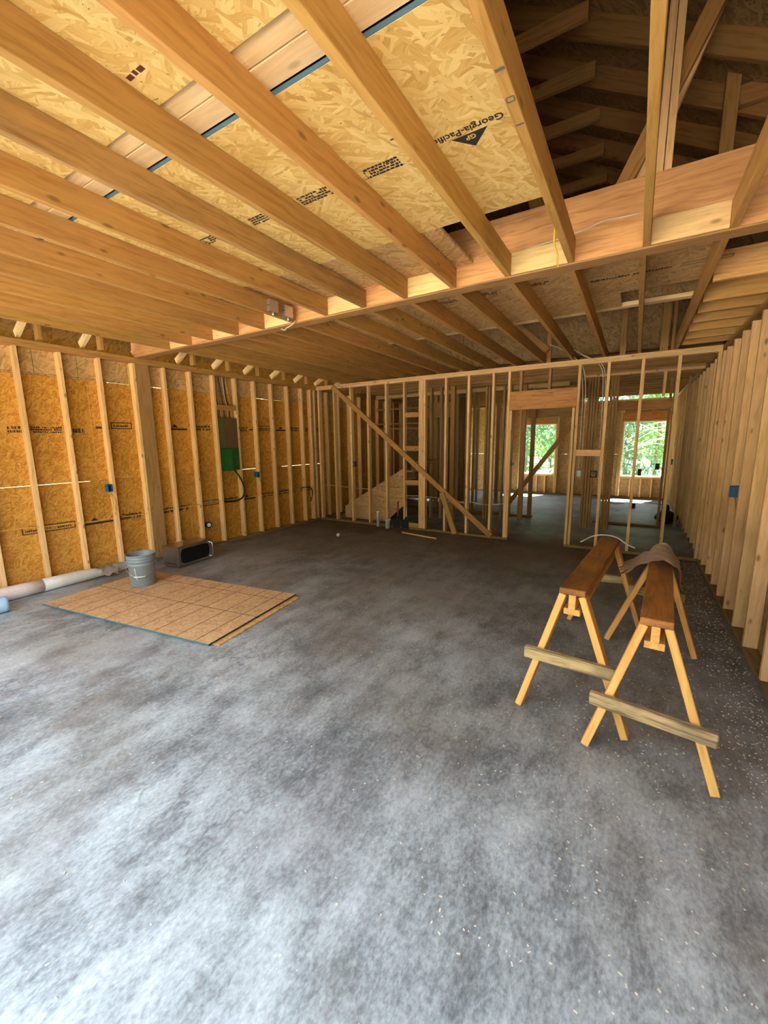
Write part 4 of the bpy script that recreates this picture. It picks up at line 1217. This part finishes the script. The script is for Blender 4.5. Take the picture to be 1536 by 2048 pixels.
# ------------------------------------------------------------------ stair behind the partition
stt = empty('staircase', (-4.5, 7.05, 0))
YS = 7.05
def side_piece(poly):
    mw = Matrix.Translation((0, YS + 0.012, 0)) @ Matrix.Rotation(math.pi / 2, 4, 'X')
    return prism('side_panel', poly, 0.012, 'osb_sheet', stt, mw)
def rake(x): return 0.27 + (x + 5.30) * (1.12 - 0.27) / 1.45
zs = [0.02, 0.30, 0.52, 0.74, 0.95, 1.13]
for z0, z1 in zip(zs, zs[1:]):
    xa = max(-5.30, -5.30 + (z0 - 0.27) / (0.85 / 1.45)); xb = max(-5.30, -5.30 + (z1 - 0.27) / (0.85 / 1.45))
    def right(z): return -4.26 + min(1, max(0, (z - 0.06) / 0.32)) * 0.41
    poly = [(xa, z0), (right(z0), z0)]
    if z0 < 0.38 < z1: poly.append((right(0.38), 0.38))
    poly += [(right(z1), z1), (xb, z1)]
    if z0 < 0.27 < z1: poly += [(-5.30, 0.27)]
    cl = []
    for q in poly:
        if not cl or (abs(q[0] - cl[-1][0]) + abs(q[1] - cl[-1][1])) > 1e-4: cl.append(q)
    gap = 0.003
    cl = [(x_, min(max(z_, z0 + gap), z1 - gap)) for x_, z_ in cl]
    side_piece(cl)
for k in range(7):
    xt = -5.25 + 0.26 * k
    zt_ = 0.18 * (k + 1)
    bar('tread', xt, xt + 0.29, YS + 0.03, YS + 0.66, zt_ - 0.035, zt_, 'joist', stt)
    bar('riser', xt, xt + 0.018, YS + 0.03, YS + 0.66, zt_ - 0.18, zt_ - 0.036, 'dark', stt)
tag(stt, 'rough staircase with a strand board side behind the partition studs', 'staircase')

# pipes, tools and scraps at the foot of the partition
o = bm = bmesh.new(); lathe_bm(bm, [(0.028, 0.0), (0.028, 0.26), (0.031, 0.262), (0.031, 0.31), (0.022, 0.315)], 18)
o = from_bm('pipe', bm, 'white', None, Matrix.Translation((-4.19, YB - 0.08, 0.0)), True)
tag(o, 'tall narrow white pipe stub rising from the floor at the partition', 'pipe', 'white pipe stubs')
bm = bmesh.new(); lathe_bm(bm, [(0.045, 0.0), (0.045, 0.15), (0.060, 0.152), (0.060, 0.18), (0.048, 0.182), (0.045, 0.16)], 20)
o = from_bm('pipe', bm, 'white', None, Matrix.Translation((-3.945, YB - 0.12, 0.0)), True)
tag(o, 'short wide white pipe stub with collar at the partition', 'pipe', 'white pipe stubs')
for nm, mt, hx, lab in (('shovel', 'red', -3.82, 'red handled shovel leaning at the foot of the partition'), ('shovel', 'white', -3.64, 'pale handled shovel leaning beside the red one')):
    t = empty(nm, (hx, YB - 0.05, 0))
    tube('handle', [(hx - 0.02, YB + 0.10, 0.50), (hx + 0.01, YB + 0.04, 0.22)], 0.015, mt, t)
    bm = bmesh.new()
    tube_bm(bm, [Vector((hx + 0.01, YB + 0.035, 0.22)), Vector((hx + 0.012, YB + 0.0, 0.17))], 0.018, 8)
    from_bm('socket', bm, 'black', t, smooth=True)
    sheet('blade', hx - 0.07, hx + 0.09, YB - 0.012, YB - 0.006, 0.003, 0.175, 'black', t)
    tag(t, lab, 'shovel', 'shovels at the partition')
o = stick('wood_strip', (-3.50, 6.345, 0.010), (-2.765, 6.205, 0.010), 0.022, 0.02, (0, 1, 0), 'stud')
tag(o, 'thin wood strip lying on the floor in front of the partition', 'wood strip')
bm = bmesh.new(); lathe_bm(bm, [(0.026, 0.0), (0.028, 0.03), (0.022, 0.045)], 14)
o = from_bm('scrap_puck', bm, 'white', None, Matrix.Translation((-4.38, 5.59, 0)), True)
tag(o, 'small white scrap alone on the open concrete floor', 'scrap')
t = empty('black_bag', (0.62, 9.6, 0))
bm = bmesh.new(); bmesh.ops.create_icosphere(bm, subdivisions=3, radius=0.17)
for v in bm.verts:
    v.co = Vector((v.co.x * 1.1, v.co.y, max(-0.10, v.co.z * 0.8))) * (1 + 0.10 * math.sin(17 * v.co.x + 5) * math.cos(15 * v.co.z + 11 * v.co.y))
from_bm('bag_body', bm, 'black', t, Matrix.Translation((0.62, 9.6, 0.112)), True)
bm = bmesh.new(); tube_bm(bm, catmull([(0.60, 9.6, 0.22), (0.63, 9.58, 0.29), (0.60, 9.6, 0.33)], 4), [0.05] * 3 + [0.035] * 3 + [0.05] * 3, 8)
from_bm('tied_neck', bm, 'black', t, smooth=True)
tag(t, 'black bag on the floor against the right wall of the far room', 'bag')
o = outlet_box((0.05, 11.35, 0.055), (0, -1, 0), 'black box standing on the far room floor', 'black', w=0.11, h=0.11, d=0.10)

# ------------------------------------------------------------------ wood chips on the floor
r3 = random.Random(5)
bm = bmesh.new()
for k in range(2600):
    if k < 1000:
        x = XR - 0.03 - abs(r3.gauss(0, 0.18)); y_ = r3.uniform(2.2, 6.6)
    elif k < 1700:
        x = r3.gauss(0.1, 0.45); y_ = r3.uniform(1.0, 4.5)
    else:
        x = r3.uniform(-5.5, 0.75); y_ = r3.uniform(0.2, 6.6)
    if (-5.45 < x < -4.95 and 2.9 < y_ < 3.7) or x > XR - 0.01 or (-5.3 < x < -2.7 and 1.4 < y_ < 3.2): continue
    a = r3.uniform(0, 6.28); l = r3.uniform(0.0015, 0.006); w = r3.uniform(0.001, 0.0026)
    c, s = math.cos(a), math.sin(a); h = r3.uniform(0.001, 0.003)
    vsv = [bm.verts.new((x + c * u * l - s * v * w, y_ + s * u * l + c * v * w, z)) for z in (0.0003, h) for u, v in ((-1, -1), (1, -1), (1, 1), (-1, 1))]
    for f in ((4, 5, 6, 7), (0, 1, 5, 4), (1, 2, 6, 5), (2, 3, 7, 6), (3, 0, 4, 7)): bm.faces.new([vsv[i] for i in f])
o = from_bm('wood_chips', bm, 'chip')
tag(o, 'scattered pale wood chips and sawdust on the concrete', 'wood chips', kind='stuff')

# ------------------------------------------------------------------ trees beyond the far wall
def tree(x, y_, h, rad, mat, label, low=0.2, seed=0, n=2600):
    r4 = random.Random(seed)
    t = empty('tree', (x, y_, -0.16))
    bm = bmesh.new()
    tube_bm(bm, [Vector((x, y_, -0.16)), Vector((x + 0.05, y_, h * 0.4)), Vector((x - 0.05, y_ + 0.05, h * 0.85))], [0.09, 0.07, 0.03], 8)
    for k in range(9):
        a = r4.uniform(0, 6.28); z = r4.uniform(0.5, h * 0.7); l = rad * r4.uniform(0.5, 0.95)
        tube_bm(bm, [Vector((x, y_, z)), Vector((x + math.cos(a) * l * 0.5, y_ + math.sin(a) * l * 0.5, z + 0.15 * l)), Vector((x + math.cos(a) * l, y_ + math.sin(a) * l, z + 0.45 * l))], [0.03, 0.02, 0.008], 5)
    from_bm('trunk', bm, 'trunk', t, smooth=True)
    vsx, fs = [], []
    clumps = []
    for k in range(46):
        a = r4.uniform(0, 6.28); rr_ = rad * math.sqrt(r4.random()); z = low + (h - low) * r4.random()
        k2 = 1.0 - 0.55 * (z / h)
        clumps.append((x + math.cos(a) * rr_ * k2, y_ + math.sin(a) * rr_ * k2, z, r4.uniform(0.22, 0.5)))
    for k in range(n):
        cx_, cy_, cz2, cr = clumps[k % len(clumps)]
        p_ = Vector((cx_ + r4.gauss(0, cr * 0.6), cy_ + r4.gauss(0, cr * 0.6), max(0.02, cz2 + r4.gauss(0, cr * 0.5))))
        u = Vector((r4.gauss(0, 1), r4.gauss(0, 1), r4.gauss(0, 1))).normalized(); v = u.orthogonal().normalized()
        s = r4.uniform(0.05, 0.11) * (1.0 + max(0.0, y_ - 22) * 0.10)
        i0 = len(vsx)
        vsx += [p_ - u * s, p_ + v * s * 0.5, p_ + u * s, p_ - v * s * 0.5]
        fs.append((i0, i0 + 1, i0 + 2, i0 + 3))
    me = bpy.data.meshes.new('foliage'); me.from_pydata([tuple(q) for q in vsx], [], fs); me.materials.append(M[mat])
    link('foliage', me, t)
    return tag(t, label, 'tree', 'trees beyond the far wall')
tree(-4.3, 19.5, 4.2, 1.4, 'leaf_b', 'blue green tree filling the left of the far window by the brace', 0.5, 1)
tree(-3.1, 21.0, 4.6, 1.3, 'leaf_a', 'green tree showing at the right of the far window by the brace', 0.9, 2)
tree(-5.6, 24.0, 5.5, 1.8, 'leaf_c', 'pale tree farther back behind the window by the brace', 0.8, 3)
tree(-0.3, 19.0, 4.3, 1.0, 'leaf_b', 'blue green tree at the left of the far window near the right wall', 0.3, 4)
tree(0.75, 20.5, 4.8, 1.2, 'leaf_a', 'green tree in the middle of the far window near the right wall', 0.6, 5)
tree(1.9, 22.5, 5.2, 1.4, 'leaf_c', 'yellow green tree at the right of the far window near the right wall', 0.3, 6)
tree(0.2, 25.0, 6.0, 1.9, 'leaf_c', 'tall pale tree far behind the window near the right wall', 0.4, 7, 3200)
tree(-2.2, 25.5, 6.0, 2.0, 'leaf_b', 'tall dark tree far behind between the two windows', 0.4, 8, 3200)
tree(-4.6, 28.5, 6.5, 2.4, 'leaf_a', 'large tree farthest behind the window by the brace', 0.4, 9, 3600)
tree(-3.9, 33.0, 8.0, 2.6, 'leaf_b', 'dark tree at the very back behind the window by the brace', 0.2, 12, 4200)
tree(1.0, 32.0, 8.0, 2.6, 'leaf_b', 'dark tree at the very back behind the window near the right wall', 0.2, 13, 4200)
tree(-8.3, 33.5, 8.0, 2.6, 'leaf_a', 'far tree seen at the edge of the window by the brace', 0.2, 14, 4200)
bt = empty('bare_tree', (0.55, 18.3, -0.16))
bm = bmesh.new()
r5 = random.Random(21)
for k in range(9):
    a = Vector((1.5 + r5.uniform(-0.2, 0.2), 18.3, 1.2 + r5.uniform(0, 0.9)))
    b_ = Vector((-0.4 + r5.uniform(-0.2, 0.5), 18.3 + r5.uniform(-0.3, 0.3), 1.7 + r5.uniform(-0.5, 0.8)))
    m_ = (a + b_) / 2 + Vector((0, 0, r5.uniform(0.05, 0.35)))
    tube_bm(bm, catmull([a, m_, b_], 4), 0.010, 5)
from_bm('branches', bm, 'bare', bt, smooth=True)
bm = bmesh.new(); tube_bm(bm, [Vector((1.5, 18.3, -0.16)), Vector((1.52, 18.3, 1.2)), Vector((1.45, 18.35, 3.4))], [0.06, 0.05, 0.02], 8)
from_bm('trunk', bm, 'bare', bt, smooth=True)
tag(bt, 'pale bare branches crossing the top of the right far window', 'tree')

# ------------------------------------------------------------------ unseen tree line added around the house to cut low sky light
def added_tree_line():
    r6 = random.Random(77)
    vv, ff = [], []
    for k in range(5200):
        side = r6.random()
        if side < 0.62:
            p_ = Vector((r6.uniform(-30, 24), -15 - abs(r6.gauss(0, 1.8)), 0))
        elif side < 0.81:
            p_ = Vector((-28 - abs(r6.gauss(0, 1.8)), r6.uniform(-16, 30), 0))
        else:
            p_ = Vector((22 + abs(r6.gauss(0, 1.8)), r6.uniform(-16, 30), 0))
        p_.z = 6.5 * r6.random() ** 0.9
        u = Vector((r6.gauss(0, 1), r6.gauss(0, 1), r6.gauss(0, 1))).normalized(); v = u.orthogonal().normalized()
        sz = r6.uniform(0.35, 0.8); i0 = len(vv)
        vv += [tuple(p_ - u * sz), tuple(p_ + v * sz * 0.6), tuple(p_ + u * sz), tuple(p_ - v * sz * 0.6)]
        ff.append((i0, i0 + 1, i0 + 2, i0 + 3))
    me = bpy.data.meshes.new('added_tree_line'); me.from_pydata(vv, [], ff); me.materials.append(M['added_woods'])
    return link('added_tree_line', me)
o = added_tree_line()
o['kind'] = 'stuff'; o['label'] = 'unseen leafy tree line added outside to cut low sky light'; o['category'] = 'added_woods'
